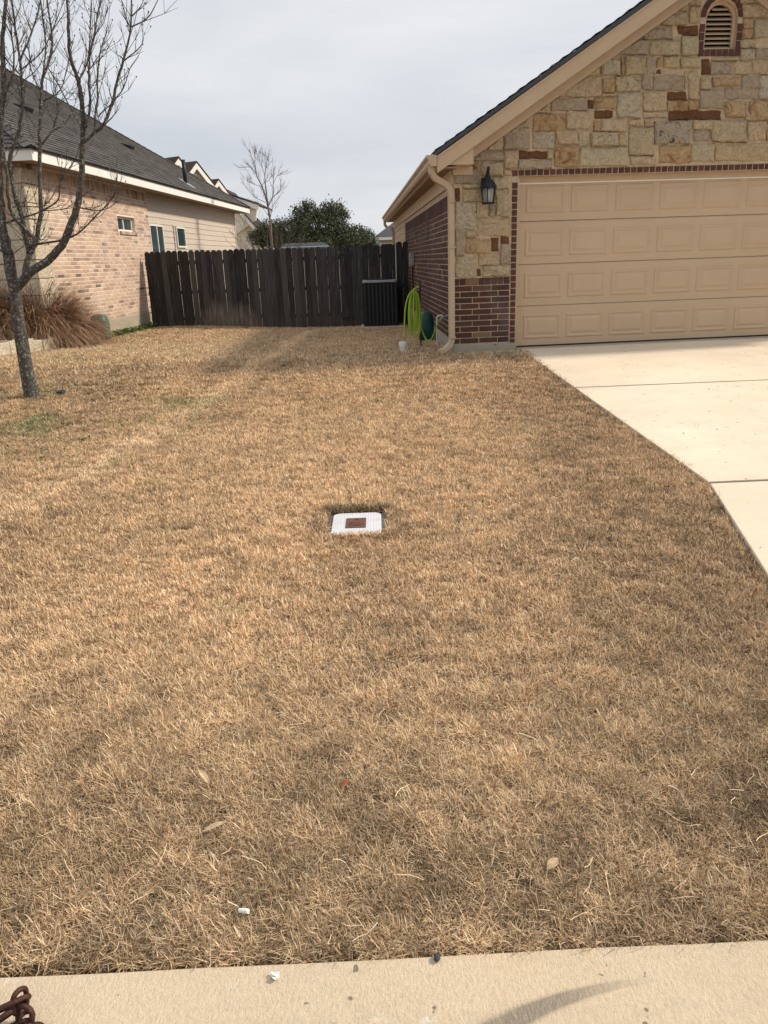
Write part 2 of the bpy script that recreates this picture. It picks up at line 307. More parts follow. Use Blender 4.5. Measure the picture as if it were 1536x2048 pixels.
# ------------------------------------------------------------------ mesh helpers
class MB:
    def __init__(s): s.v = []; s.f = []
    def add(s, vs, fs):
        o = len(s.v); s.v += [tuple(p) for p in vs]; s.f += [tuple(i + o for i in f) for f in fs]; return s
    def box8(s, p):      # 8 corners: bottom ccw, top ccw
        return s.add(p, [(3, 2, 1, 0), (4, 5, 6, 7), (0, 1, 5, 4), (1, 2, 6, 5), (2, 3, 7, 6), (3, 0, 4, 7)])
    def box(s, x0, x1, y0, y1, z0, z1):
        return s.box8([(x0, y0, z0), (x1, y0, z0), (x1, y1, z0), (x0, y1, z0), (x0, y0, z1), (x1, y0, z1), (x1, y1, z1), (x0, y1, z1)])
    def prism(s, pts, d):   # polygon pts extruded along vector d (both Vectors)
        n = len(pts); a = [Vector(p) for p in pts]; bq = [p + d for p in a]
        return s.add(a + bq, [tuple(range(n))[::-1], tuple(range(n, 2 * n))] + [(i, (i + 1) % n, n + (i + 1) % n, n + i) for i in range(n)])
    def tube(s, pts, rad, n=8, cap=True):
        pts = [Vector(p) for p in pts]
        if isinstance(rad, (int, float)): rad = [rad] * len(pts)
        o = len(s.v); up = Vector((.13, .21, 1)).normalized(); rings = []
        prev = None
        for i, p in enumerate(pts):
            t = (pts[min(i + 1, len(pts) - 1)] - pts[max(i - 1, 0)])
            t = t.normalized() if t.length > 1e-9 else Vector((0, 0, 1))
            if prev is None:
                a = t.cross(up); a = a.normalized() if a.length > 1e-3 else t.cross(Vector((1, 0, 0))).normalized()
            else:
                a = prev - t * prev.dot(t); a = a.normalized() if a.length > 1e-6 else t.cross(up).normalized()
            prev = a; c = t.cross(a)
            for k in range(n):
                an = 2 * math.pi * k / n; s.v.append(tuple(p + (a * math.cos(an) + c * math.sin(an)) * rad[i]))
        for i in range(len(pts) - 1):
            for k in range(n):
                k2 = (k + 1) % n; s.f.append((o + i * n + k, o + i * n + k2, o + (i + 1) * n + k2, o + (i + 1) * n + k))
        if cap:
            s.f.append(tuple(o + k for k in range(n))[::-1]); s.f.append(tuple(o + (len(pts) - 1) * n + k for k in range(n)))
        return s
    def sweep(s, pts, side, prof):   # profile (a along side, b along the other normal) swept with mitres along pts
        pts = [Vector(p) for p in pts]; n = len(prof); o = len(s.v)
        for i, p in enumerate(pts):
            d0 = (p - pts[i - 1]).normalized() if i else (pts[1] - p).normalized()
            d1 = (pts[i + 1] - p).normalized() if i < len(pts) - 1 else d0
            t = (d0 + d1).normalized(); k = 1 / max(.4, t.dot(d1))
            nb = t.cross(side).normalized()
            for a_, b_ in prof: s.v.append(tuple(p + side * a_ + nb * (b_ * k)))
        for i in range(len(pts) - 1):
            for k in range(n):
                k2 = (k + 1) % n; s.f.append((o + i * n + k, o + i * n + k2, o + (i + 1) * n + k2, o + (i + 1) * n + k))
        s.f.append(tuple(o + k for k in range(n))[::-1]); s.f.append(tuple(o + (len(pts) - 1) * n + k for k in range(n)))
        return s
    def lathe(s, prof, c, n=16):
        o = len(s.v)
        for r, z in prof:
            for k in range(n):
                an = 2 * math.pi * k / n; s.v.append((c[0] + r * math.cos(an), c[1] + r * math.sin(an), c[2] + z))
        for i in range(len(prof) - 1):
            for k in range(n):
                k2 = (k + 1) % n; s.f.append((o + i * n + k, o + i * n + k2, o + (i + 1) * n + k2, o + (i + 1) * n + k))
        s.f.append(tuple(o + k for k in range(n))[::-1]); s.f.append(tuple(o + (len(prof) - 1) * n + k for k in range(n)))
        return s
    def mesh(s, name, mat, smooth=False):
        me = bpy.data.meshes.new(name); me.from_pydata(s.v, [], s.f); me.materials.append(mat)
        bm = bmesh.new(); bm.from_mesh(me); bmesh.ops.recalc_face_normals(bm, faces=bm.faces); bm.to_mesh(me); bm.free()
        if smooth: me.polygons.foreach_set('use_smooth', [True] * len(me.polygons))
        me.update(); return me
    def build(s, name, mat, parent=None, smooth=False, bevel=0):
        o = link(name, s.mesh(name, mat, smooth), parent)
        if bevel:
            md = o.modifiers.new('bevel', 'BEVEL'); md.width = bevel; md.segments = 2; md.limit_method = 'ANGLE'; md.angle_limit = R(40)
        return o
def link(name, me, parent=None):
    o = bpy.data.objects.new(name, me); COL.objects.link(o)
    if parent is not None: setpar(o, parent)
    return o
def absloc(p):
    v = Vector((0, 0, 0))
    while p is not None:
        if p.type == 'EMPTY': v = Vector(p.location)
        p = p.parent
    return v
def setpar(o, p):     # the child keeps its place in the world (only the Empty at the base is moved)
    o.parent = p
    if p.type == 'EMPTY': o.matrix_parent_inverse = Matrix.Translation(-Vector(p.location))
    elif p.matrix_basis != Matrix(): o.matrix_parent_inverse = p.matrix_basis.inverted()
def empty(name, loc):
    o = bpy.data.objects.new(name, None); COL.objects.link(o); o.location = loc; o.empty_display_size = .2; return o
def tag(o, label=None, cat=None, group=None, kind=None):
    if label: o['label'] = label
    if cat: o['category'] = cat
    if group: o['group'] = group
    if kind: o['kind'] = kind
    return o

class Wall:              # a vertical plane: u along e, z up, off = distance outwards
    def __init__(s, p, az, flip=False):
        a = R(az); s.e = Vector((math.sin(a), math.cos(a), 0))
        if flip: s.e = -s.e
        s.p = Vector((p[0], p[1], 0)); s.n = Vector((s.e.y, -s.e.x, 0)); s.rot = math.atan2(s.e.y, s.e.x)
    def pt(s, u, off, z): return s.p + s.e * u + s.n * off + Vector((0, 0, z))
    def uv(s, x, y, off=0.0):
        d = ray(x, y); P = s.p + s.n * off; t = (P - CAM).dot(s.n) / d.dot(s.n); q = CAM + d * t
        return (q - P).dot(s.e), q.z
    def slab(s, mb, u0, u1, z0, z1, o0, o1):
        return mb.box8([s.pt(u0, o1, z0), s.pt(u1, o1, z0), s.pt(u1, o0, z0), s.pt(u0, o0, z0), s.pt(u0, o1, z1), s.pt(u1, o1, z1), s.pt(u1, o0, z1), s.pt(u0, o0, z1)])
def brick_mesh(name, L, Hh, D, mat, jit=.0015):
    mb = MB(); c = .004; j = lambda: random.uniform(-jit, jit)
    l, h = L / 2, Hh / 2
    ring = lambda x, z, y: [(-x + j(), y, -z + j()), (x + j(), y, -z + j()), (x + j(), y, z + j()), (-x + j(), y, z + j())]
    vs = ring(l, h, D) + ring(l, h, -D + c) + ring(l - c, h - c, -D)
    fs = []
    for a in (0, 4):
        for i in range(4): fs.append((a + i, a + (i + 1) % 4, a + 4 + (i + 1) % 4, a + 4 + i))
    fs += [(8, 9, 10, 11)]
    return mb.add(vs, fs).mesh(name, mat)
_bm = {}
def put_brick(W, u, z, L, Hh, mat, parent, proud=.006, name='brick', roll=0.0):
    key = (round(L, 3), round(Hh, 3), mat.name)
    if key not in _bm: _bm[key] = [brick_mesh('brick', L, Hh, .03, mat) for _ in range(3)]
    o = link(name, random.choice(_bm[key]))
    o.location = W.pt(u, proud - .03 + random.uniform(-.0015, .0015), z); o.rotation_euler = (0, 0, W.rot)
    if roll: o.rotation_euler = (Matrix.Rotation(W.rot, 3, 'Z') @ Matrix.Rotation(roll, 3, 'Y')).to_euler()
    setpar(o, parent); return o
def brick_wall(W, items, mat, parent, limit=300, proud=.006):
    """items: (u,z,L,H); the ones that show largest become objects, the others one joined part"""
    def size(it):
        p = W.pt(it[0], 0, it[1]) - CAM; return it[2] * it[3] * abs(p.normalized().dot(W.n)) / p.length_squared
    items = sorted(items, key=size, reverse=True)
    for u, z, L, Hh in items[:limit]: put_brick(W, u, z, L, Hh, mat, parent, proud)
    rest = MB()
    for u, z, L, Hh in items[limit:]:
        q = proud + random.uniform(-.0015, .0015)
        W.slab(rest, u - L / 2, u + L / 2, z - Hh / 2, z + Hh / 2, q - .03, q)
    if rest.v:
        o = rest.build('far_bricks', mat, parent); o['kind'] = 'stuff'

def shingle_roof(mb, e0, e1, r1, r0, expo=.145, tab=.33, thick=.014):
    """courses of tabs from the eave e0-e1 up to the ridge r0-r1"""
    e0, e1, r0, r1 = (Vector(p) for p in (e0, e1, r0, r1))
    nrm = (e1 - e0).cross(r0 - e0); nrm = nrm.normalized()
    if nrm.z < 0: nrm = -nrm
    Ls = max((r0 - e0).length, (r1 - e1).length)
    hgt = (r0 - e0) - (e1 - e0).normalized() * (r0 - e0).dot((e1 - e0).normalized()); n = max(2, int(hgt.length / expo))
    for i in range(n):
        t0, t1 = i / n, min(1, (i + 1.0) / n)
        a0, b0 = e0.lerp(r0, t0), e1.lerp(r1, t0); a1, b1 = e0.lerp(r0, t1), e1.lerp(r1, t1)
        L = (b0 - a0).length; k = max(1, int(L / tab)); sh = (i % 2) * .5
        cuts = [0.0] + sorted(min(1, max(0, (j + sh + random.uniform(-.2, .2)) / k)) for j in range(0 if sh else 1, k)) + [1.0]
        for s0, s1 in zip(cuts[:-1], cuts[1:]):
            if s1 - s0 < 1e-4: continue
            up = nrm * (thick + random.uniform(0, .007)); lo = nrm * .001
            p0, p1 = a0.lerp(b0, s0), a0.lerp(b0, s1); q1, q0 = a1.lerp(b1, s1), a1.lerp(b1, s0)
            mb.add([p0 + up, p1 + up, q1 + lo, q0 + lo, p0, p1], [(0, 1, 2, 3), (4, 5, 1, 0)])
    return mb

# ------------------------------------------------------------------ ground
xs = np.concatenate([[-400, -200, -100, -60, -40, -25], np.arange(-16, 16.01, .4), [25, 40, 60, 100, 200, 400]])
xs = np.sort(np.concatenate([xs, [-.42, -.335, .01, .09]]))
ys = np.concatenate([[-300, -100, -40, -10, 0, 1.2, 1.45, 1.5], np.arange(1.7, 24, .3), [25, 28, 32, 40, 60, 100, 200, 400, 900]])
ys = np.sort(np.concatenate([ys, [4.03, 4.09, 4.52, 4.58]]))
def drive_edge(Y): return float(np.interp(Y, [1.4, 3.4, 4.75, 10.75], [1.25, 1.83, 2.10, 1.93]))
def in_drive(X, Y): return X > drive_edge(Y) - .0 and X < 7.2 and 1.4 < Y < 10.9
vs = []; nx = len(xs)
for y in ys:
    for x in xs:
        z = zg(x, y)
        if in_drive(x + .25, y) and in_drive(x - .05, y): z -= .09
        if y > 400: z = .1
        if -.34 < x < .02 and 4.08 < y < 4.53: z -= .06
        vs.append((x, y, z))
fs = [(j * nx + i, j * nx + i + 1, (j + 1) * nx + i + 1, (j + 1) * nx + i) for j in range(len(ys) - 1) for i in range(nx - 1)]
ground = MB().add(vs, fs).build('ground', M['soil'], smooth=True); ground['kind'] = 'structure'

# kerb (rolled), gutter and street
KA = math.atan2(1.502 - 1.47, .928 + .991)
def kerb_line(x): return 1.486 + (x + .039) * math.tan(KA)
prof = [(-.30, -.25), (0.0, -.25), (0.0, -.012), (-.012, 0.0), (-.16, -.004), (-.26, -.022), (-.36, -.07), (-.45, -.125), (-.52, -.142), (-.95, -.15), (-.95, -.25)]
mb = MB(); kx = list(np.arange(-30, 30.1, .25)); n = len(prof)
vs = []
for x in kx:
    chip = random.uniform(-.0025, .0025) if abs(x) < 3 else 0
    for (dy, dz) in prof: vs.append((x, kerb_line(x) + dy + (chip if dz > -.02 and dy > -.05 else 0), dz))
mb.add(vs, [(i * n + k, i * n + k + 1, (i + 1) * n + k + 1, (i + 1) * n + k) for i in range(len(kx) - 1) for k in range(1, n - 1)])
kerb = mb.build('kerb', M['kerb'], smooth=False); kerb['kind'] = 'structure'
mb = MB().add([(-60, -12, -.16), (60, -12, -.16), (60, .62, -.155), (-60, .62, -.155)], [(0, 1, 2, 3)])
tag(mb.build('street', M['asphalt']), kind='structure')

# driveway slabs
drive = empty('driveway', (4.4, 7, .3)); drive['kind'] = 'structure'
def dz(Y): return float(np.interp(Y, [1.4, 3.4, 4.75, 7.92, 10.72, 11.2], [.0, .15, .216, .329, .431, .45]))
FW = Wall((1.88545 + .12 * .08716, 10.7 - .12 * .99619), 85.0)      # garage front (brick face); u = 0 at the left of the door
def jY(Y0, X): return Y0 + (X - 2.0) * .03
cutsY = [1.50, 4.745, 7.915, 10.66]
for a, bq in zip(cutsY[:-1], cutsY[1:]):
    nY = max(2, int((bq - a) / .25)); top = []; rows = []
    for i in range(nY + 1):
        t = i / nY; y = a + .011 + (bq - a - .022) * t
        row = []
        for X in (None, 3.0, 4.0, 5.0, 6.0, 7.2):
            xe = drive_edge(y) if X is None else X
            yy = y + (xe - 2.0) * (.03 if a > 4 or t > .5 else .017) * (1 if (a > 1.6 or t > .5) else .0)
            if bq > 10 and t > .9: yy = y + (xe - 1.93) * .0872 * 1.0
            row.append(Vector((xe, yy, dz(y))))
        rows.append(row)
    m_ = MB(); W_ = 6; vv = [p for r_ in rows for p in r_]; nn = len(vv)
    low = [p - Vector((0, 0, .11)) for p in vv]
    ff = [(j * W_ + i, j * W_ + i + 1, (j + 1) * W_ + i + 1, (j + 1) * W_ + i) for j in range(nY) for i in range(W_ - 1)]
    edge = [(j * W_, (j + 1) * W_) for j in range(nY)] + [(i, i + 1) for i in range(W_ - 1)] + [(nY * W_ + i, nY * W_ + i + 1) for i in range(W_ - 1)] + [(j * W_ + W_ - 1, (j + 1) * W_ + W_ - 1) for j in range(nY)]
    m_.add(vv + low, ff + [(p, q, q + nn, p + nn) for p, q in edge])
    m_.build('slab', M['driveway'], drive, bevel=.006)
M['joint'] = simple('joint_filler', (.22, .175, .13), .95, .3, 40)
for Yj in (4.745, 7.915):
    vv = []
    for X in (drive_edge(Yj), 3.0, 4.0, 5.0, 6.0, 7.2):
        yy = Yj + (X - 2.0) * .03
        vv += [Vector((X, yy - .012, dz(Yj) + .0015)), Vector((X, yy + .012, dz(Yj) + .0025))]
    MB().add(vv, [(2 * i, 2 * i + 2, 2 * i + 3, 2 * i + 1) for i in range(5)]).build('joint', M['joint'], drive)
# apron strip of the garage floor under the door
mb = MB(); FW.slab(mb, -.05, 4.95, .30, .444, -.5, -.02); o = mb.build('threshold', M['foundation'], drive)

# ------------------------------------------------------------------ right house
RH = empty('garage_house', (1.0, 10.5, .40))
tag(RH, 'stone and dark brick house with a wide tan garage door', 'house')
UC = -.891; UR = 5.78; RIDGE_U = 2.445; SLOPE = .625
CZ = lambda u, base=2.889, u0=-1.113: base + (min(u, 2 * RIDGE_U - u) - u0) * SLOPE      # roof top line at the rake plane
C0 = FW.pt(UC, 0, 0)
SW = Wall((C0.x, C0.y), -1.66, flip=True)     # side wall: u runs towards the camera, u=0 at the front corner
DV = -SW.e                                     # into the depth
# wall bodies
mb = MB()
FW.slab(mb, UC + .012, -.125, .53, 2.66, -.25, 0)                       # left pier
FW.slab(mb, 4.99, UR, .53, 2.66, -.25, 0)
gz = lambda u: CZ(u) - .20
poly = [FW.pt(UC + .012, -.25, 2.663), FW.pt(UR, -.25, 2.663), FW.pt(UR, -.25, gz(UR)), FW.pt(RIDGE_U, -.25, gz(RIDGE_U)), FW.pt(UC + .012, -.25, gz(UC))]
# gable backing with the vent opening cut: left block, right block and the parts above and below
VU, VB, VS, VR = 2.4525, 3.975, 4.30, .205
def gpoly(us_zs): return [FW.pt(u, 0, z) for u, z in us_zs]
ndir = -FW.n * .25
arc_l = [(VU - VR * math.cos(a), VS + VR * math.sin(a)) for a in np.linspace(0, math.pi / 2, 7)]
arc_r = [(VU + VR * math.cos(a), VS + VR * math.sin(a)) for a in np.linspace(math.pi / 2, 0, 7)]
mb.prism(gpoly([(UC + .012, 2.663), (VU, 2.663), (VU, VB), (VU - VR, VB)] + arc_l + [(VU, gz(RIDGE_U)), (UC + .012, gz(UC))]), ndir)
mb.prism(gpoly([(VU, 2.663), (UR, 2.663), (UR, gz(UR)), (VU + .0, gz(RIDGE_U))] + arc_r + [(VU + VR, VB), (VU, VB)]), ndir)
mb.build('front_wall', M['mortar_stone'], RH)
BACKV = 13.7; BRKV = 8.95
mb = MB(); SW.slab(mb, -BRKV, -.012, .57, 2.50, -.2, 0); mb.build('side_wall', M['mortar_tan'], RH)
mb = MB(); FW.slab(mb, UR - .01, UR + .24, .3, 2.6, -13.5, -.02)
mb.box8([SW.pt(-BACKV - .2, 0, .3), SW.pt(-BACKV, 0, .3), FW.pt(UR, -13.4, .3), FW.pt(UR, -13.6, .3), SW.pt(-BACKV - .2, 0, 2.6), SW.pt(-BACKV, 0, 2.6), FW.pt(UR, -13.4, 2.6), FW.pt(UR, -13.6, 2.6)])
mb.build('rear_walls', M['tan_siding'], RH)
# foundation
mb = MB(); FW.slab(mb, UC - .012, -.055, .1, .529, -.26, .012); FW.slab(mb, 4.98, UR, .1, .529, -.26, .012)
SW.slab(mb, -BACKV, -.02, -.1, .568, -.3, .012); mb.build('foundation', M['foundation'], RH, bevel=.008)
# inside of the garage, never lit
mb = MB(); FW.slab(mb, -.3, 5.2, .44, 2.72, -.75, -.70); mb.build('inner_wall', M['dark'], RH)
# front brick base, rowlock band, door surround
items = []; CH = .0745; BL = .254; z0 = .535
for k in range(10):
    z = z0 + CH * (k + .5); u = -.142; uu = u
    x = (-.142 - BL * .0) if k % 2 else (-.142)
    off = [0.155, .245][k % 2]
    edges = [-.137]; nxt = -.137 - off
    while nxt > UC + .03: edges.append(nxt); nxt -= BL
    edges.append(UC + .003)
    for a, c_ in zip(edges[:-1], edges[1:]): items.append(((a + c_) / 2, z, (a - c_) - .010, CH - .010))
for u, z, L, Hh in items: put_brick(FW, u, z, L, Hh, M['brick_dark'], RH)
zr = z0 + CH * 10 + .004; nro = 9; wr = (-.137 - UC) / nro
for i in range(nro): put_brick(FW, UC + wr * (i + .5), zr + .045, wr - .010, .083, M['brick_dark'], RH, .014)
mb = MB(); FW.slab(mb, UC + .003, -.13, zr + .09, zr + .11, -.1, .006); mb.build('mortar_band', M['mortar_stone'], RH)
# jamb and head bricks
JP = .0808; zj = .50
mb = MB(); FW.slab(mb, -.132, -.052, .45, 2.585, -.14, 0.002); FW.slab(mb, -.132, 5.0, 2.589, 2.662, -.14, 0.002); FW.slab(mb, 4.92, 5.0, .45, 2.585, -.14, 0.002)
mb.build('mortar_surround', M['mortar_tan'], RH)
for i in range(26):
    z = zj + JP * (i + .5)
    if z + JP / 2 > 2.60: break
    put_brick(FW, -.0915, z, .069, JP - .011, M['brick_trim'], RH, .010); put_brick(FW, 4.96, z, .069, JP - .011, M['brick_trim'], RH, .010)
nh = int((5.0 + .135) / JP); wh = (5.0 + .135) / nh
for i in range(nh): put_brick(FW, -.133 + wh * (i + .5), 2.626, wh - .011, .064, M['brick_trim'], RH, .010)
# side-wall bricks
items = []; ch = .0752; nC = int((2.30 - .572) / ch)
for k in range(nC):
    z = .572 + ch * (k + .5); u = -.006 - (0 if k % 2 == 0 else BL / 2)
    if k % 2: items.append((-.006 - BL / 4, z, BL / 2 - .010, ch - .010))
    while u - BL > -BRKV: items.append((u - BL / 2, z, BL - .010, ch - .010)); u -= BL
    if u + BRKV > .05: items.append(((u - BRKV) / 2, z, (u + BRKV) - .010, ch - .010))
zs_ = .572 + ch * nC
u = -.006
while u - ch > -BRKV: items.append((u - ch / 2, zs_ + .1, ch - .010, .192)); u -= ch
brick_wall(SW, items, M['brick_dark'], RH)
# siding behind the brick
for k in range(14):
    mb = MB(); z = .58 + k * .15
    mb.box8([SW.pt(-BACKV, .016, z), SW.pt(-BRKV - .11, .016, z), SW.pt(-BRKV - .11, -.02, z), SW.pt(-BACKV, -.02, z), SW.pt(-BACKV, .004, z + .152), SW.pt(-BRKV - .11, .004, z + .152), SW.pt(-BRKV - .11, -.02, z + .152), SW.pt(-BACKV, -.02, z + .152)])
    mb.build('siding_board', M['tan_paint'], RH)
mb = MB(); SW.slab(mb, -BRKV - .11, -BRKV - .005, .57, 2.6, -.02, .02); mb.build('corner_trim', M['tan_paint'], RH)
mb = MB(); SW.slab(mb, -BACKV, -.01, 2.503, 2.68, -.2, .03); mb.build('frieze_board', M['tan_paint'], RH)

# --- stones of the gable and pier, traced on the wall plane
stones = []
def trace(ox, oy, sc, rows):
    for x0, y0, x1, y1, t in rows:
        pts = []
        for x, y in ((x0, y1), (x1, y1), (x1, y0), (x0, y0)): pts.append(FW.uv(ox + x / sc, oy + y / sc, .02))
        stones.append((pts, t))
trace(1180, 0, 6.4, [(800, -90, 905, 65, 't'), (930, -60, 1135, 150, 't'), (1150, -60, 1240, 150, 't'), (1270, -60, 1430, 75, 't'), (1275, 90, 1410, 295, 't'), (700, 85, 895, 335, 't'), (912, 165, 1255, 320, 'm'),
 (480, 160, 660, 485, 't'), (250, 300, 460, 480, 't'), (685, 358, 1065, 505, 'g'), (1110, 325, 1395, 450, 'r'), (345, 515, 750, 700, 'g'), (110, 490, 315, 750, 'g'), (-120, 620, 100, 750, 'g'), (768, 530, 1150, 710, 'm'),
 (1172, 465, 1388, 705, 'l'), (-60, 770, 130, 960, 't'), (152, 768, 388, 970, 'w'), (398, 728, 440, 960, 'o'), (450, 720, 712, 960, 'm'), (724, 728, 848, 950, 'g'), (860, 730, 920, 862, 'o'), (855, 880, 912, 942, 'r'),
 (942, 738, 1150, 868, 't'), (1162, 738, 1420, 870, 't')])
trace(1380, 0, 9.846, [(1040, 85, 1700, 340, 't'), (1048, 360, 1262, 560, 'o'), (1275, 375, 1700, 745, 'w'), (1036, 575, 1262, 775, 'o'), (1000, 790, 1290, 945, 'm'), (990, 965, 1280, 1190, 'w'), (1300, 945, 1700, 1180, 'g'), (985, -60, 1700, 68, 't'),
 (238, 1160, 400, 1460, 'r'), (418, 1225, 865, 1470, 'g'), (425, 1150, 950, 1205, 't'), (885, 1205, 1215, 1455, 't'), (1230, 1210, 1700, 1460, 't'), (205, 1505, 418, 1760, 't'), (438, 1525, 985, 1690, 'o'), (1010, 1475, 1392, 1745, 'g')])
trace(1320, 150, 7.111, [(-95, 0, 345, 215, 'g'), (352, -55, 402, 205, 't'), (410, -60, 562, 345, 't'), (108, 238, 380, 358, 'r'), (105, 372, 395, 515, 'o'), (400, 360, 550, 505, 'o'), (562, 218, 920, 482, 'g'), (930, 180, 1392, 342, 'g'),
 (1415, 0, 1700, 345, 'w'), (928, 372, 1205, 600, 'o'), (1216, 375, 1268, 645, 't'), (1278, 370, 1700, 650, 'o'), (132, 503, 880, 640, 'r'), (-80, 658, 425, 980, 'b'), (470, 655, 782, 778, 't'), (472, 790, 712, 945, 'g'), (735, 645, 1232, 955, 'm'),
 (1248, 658, 1508, 925, 't'), (1518, 658, 1760, 935, 'o'), (-18, 1000, 440, 1252, 'o'), (452, 975, 772, 1238, 'l'), (780, 965, 1700, 1222, 't')])
trace(1100, 150, 6.4, [(55, 15, 655, 275, 't'), (672, 38, 835, 230, 'o'), (840, 18, 1168, 215, 'm'), (1182, 0, 1300, 190, 'g'), (15, 285, 472, 450, 'g'), (488, 318, 566, 428, 'r'), (575, 290, 848, 432, 'o'), (858, 238, 1165, 545, 'w'),
 (1196, 212, 1505, 458, 't'), (210, 455, 552, 690, 't'), (570, 450, 822, 556, 'r'), (566, 572, 642, 715, 'o'), (652, 568, 978, 725, 't'), (1196, 474, 1512, 552, 't'), (1005, 565, 1205, 655, 't'), (1008, 668, 1322, 1030, 'm'), (660, 238, 850, 282, 't'),
 (80, 708, 362, 888, 't'), (370, 728, 512, 912, 'l'), (522, 733, 875, 912, 'm'), (885, 770, 988, 912, 't'), (56, 903, 372, 1182, 'o'), (378, 926, 1004, 1165, 'l'), (1025, 1035, 1348, 1142, 't'), (1215, 565, 1325, 655, 't')])
trace(920, 170, 6.98, [(840, 60, 1268, 392, 't'), (600, 395, 1012, 592, 't'), (1020, 405, 1465, 645, 'o'), (440, 490, 612, 622, 'r'), (393, 636, 607, 907, 't'), (613, 606, 978, 902, 'g'), (1018, 658, 1325, 888, 'w'), (160, 700, 384, 917, 'g'),
 (166, 932, 607, 1057, 'g'), (614, 922, 812, 1168, 't'), (832, 918, 1208, 1032, 'r'), (1214, 920, 1312, 1036, 't'), (816, 1042, 1294, 1168, 'g'), (162, 1072, 264, 1165, 'o'), (1340, 640, 1362, 830, 't')])
trace(900, 320, 8.535, [(520, 45, 912, 272, 'm'), (920, 168, 1046, 262, 't'), (90, 178, 516, 408, 'g'), (732, 285, 1024, 492, 't'), (84, 472, 170, 714, 'r'), (222, 428, 720, 482, 't'), (222, 494, 640, 702, 't'), (778, 508, 1014, 965, 'm'),
 (450, 712, 654, 986, 't'), (664, 765, 770, 965, 'g'), (88, 728, 442, 1188, 'w'), (452, 996, 1032, 1302, 't'), (84, 1212, 244, 1642, 'g'), (262, 1202, 442, 1312, 't'), (272, 1340, 684, 1594, 'o'), (702, 1316, 834, 1560, 'r'), (866, 1306, 1024, 1428, 'r'),
 (484, 1588, 836, 1812, 't'), (864, 1438, 1034, 1784, 'g'), (98, 1640, 460, 2015, 'l'), (472, 1856, 534, 1992, 'r'), (566, 1808, 1026, 1994, 'm')])
# rest of the gable and the right pier, beyond the picture
rr = random.Random(3)
def fill(u0, u1, z0, z1):
    z = z0
    while z < z1 - .06:
        h = min(rr.uniform(.11, .24), z1 - z); u = u0
        while u < u1 - .05:
            w = min(rr.uniform(.14, .45), u1 - u)
            stones.append(([(u + .008, z + .008), (u + w - .008, z + .008), (u + w - .008, z + h - .008), (u + .008, z + h - .008)], rr.choice('tttggoomlwr')))
            u += w
        z += h
fill(3.80, UR, 2.67, 4.40); fill(1.25, 2.16, 4.62, 5.0); fill(2.75, 4.2, 4.62, 5.0); fill(5.02, UR, 1.40, 2.66); fill(5.02, UR, .54, 1.39)
def clip(poly, nx_, nz_, c_):
    out = []
    for i in range(len(poly)):
        a, b_ = poly[i], poly[(i + 1) % len(poly)]; da = a[0] * nx_ + a[1] * nz_ - c_; db = b_[0] * nx_ + b_[1] * nz_ - c_
        if da <= 0: out.append(a)
        if (da < 0) != (db < 0) and abs(da - db) > 1e-9:
            t = da / (da - db); out.append((a[0] + (b_[0] - a[0]) * t, a[1] + (b_[1] - a[1]) * t))
    return out
def stone_piece(pts, t):
    ru = CZ(0) - .37
    pts = clip(pts, -SLOPE, 1, ru); pts = clip(pts, SLOPE, 1, ru + 2 * RIDGE_U * SLOPE) if len(pts) > 2 else pts
    if len(pts) < 3: return
    a = abs(sum(pts[i][0] * pts[(i + 1) % len(pts)][1] - pts[(i + 1) % len(pts)][0] * pts[i][1] for i in range(len(pts)))) / 2
    if a < .0008: return
    # resample the outline with uneven edges
    ring = []
    for i in range(len(pts)):
        p, q = pts[i], pts[(i + 1) % len(pts)]; L = math.hypot(q[0] - p[0], q[1] - p[1]); k = max(1, min(6, int(L / .055)))
        for j in range(k):
            s = j / k; w = .009
            ring.append((p[0] + (q[0] - p[0]) * s + random.uniform(-w, w), p[1] + (q[1] - p[1]) * s + random.uniform(-w, w)))
    cx = sum(p[0] for p in ring) / len(ring); cz = sum(p[1] for p in ring) / len(ring); n = len(ring)
    pr = random.uniform(.016, .045) * (.5 if t == 'r' else 1)
    if t in 'mwb': pr += .008
    ta, tb = random.uniform(-.07, .07), random.uniform(-.09, .09); tl = lambda u, z: max(-.008, min(.014, (u - cx) * ta + (z - cz) * tb))
    mb = MB(); vs = [FW.pt(u, -.02, z) for u, z in ring]
    def inset(d): 
        o = []
        for u, z in ring:
            L = math.hypot(u - cx, z - cz) + 1e-6; k = max(.55, 1 - d / L); o.append((cx + (u - cx) * k, cz + (z - cz) * k))
        return o
    vs += [FW.pt(u, pr * .6 + tl(u, z) + random.uniform(-.003, .003), z) for u, z in inset(.003)]
    vs += [FW.pt(u, pr + tl(u, z) + random.uniform(-.008, .008), z) for u, z in inset(.02)]
    vs += [FW.pt(cx, pr + random.uniform(.0, .014), cz)]
    fs = []
    for r_ in (0, 1):
        for i in range(n): fs.append((r_ * n + i, r_ * n + (i + 1) % n, (r_ + 1) * n + (i + 1) % n, (r_ + 1) * n + i))
    for i in range(n): fs.append((2 * n + i, 2 * n + (i + 1) % n, 3 * n))
    mb.add(vs, fs).build('stone', M['st_' + t], RH)
for pts, t in stones: stone_piece(pts, t)

# --- gable vent
vent = MB()
fr = [(VU - VR, VB)] + arc_l + arc_r[1:] + [(VU + VR, VB)]
inn = [(VU - VR + .035, VB + .005)] + [(VU - (VR - .035) * math.cos(a), VS + (VR - .035) * math.sin(a)) for a in np.linspace(0, math.pi, 13)] + [(VU + VR - .035, VB + .005)]
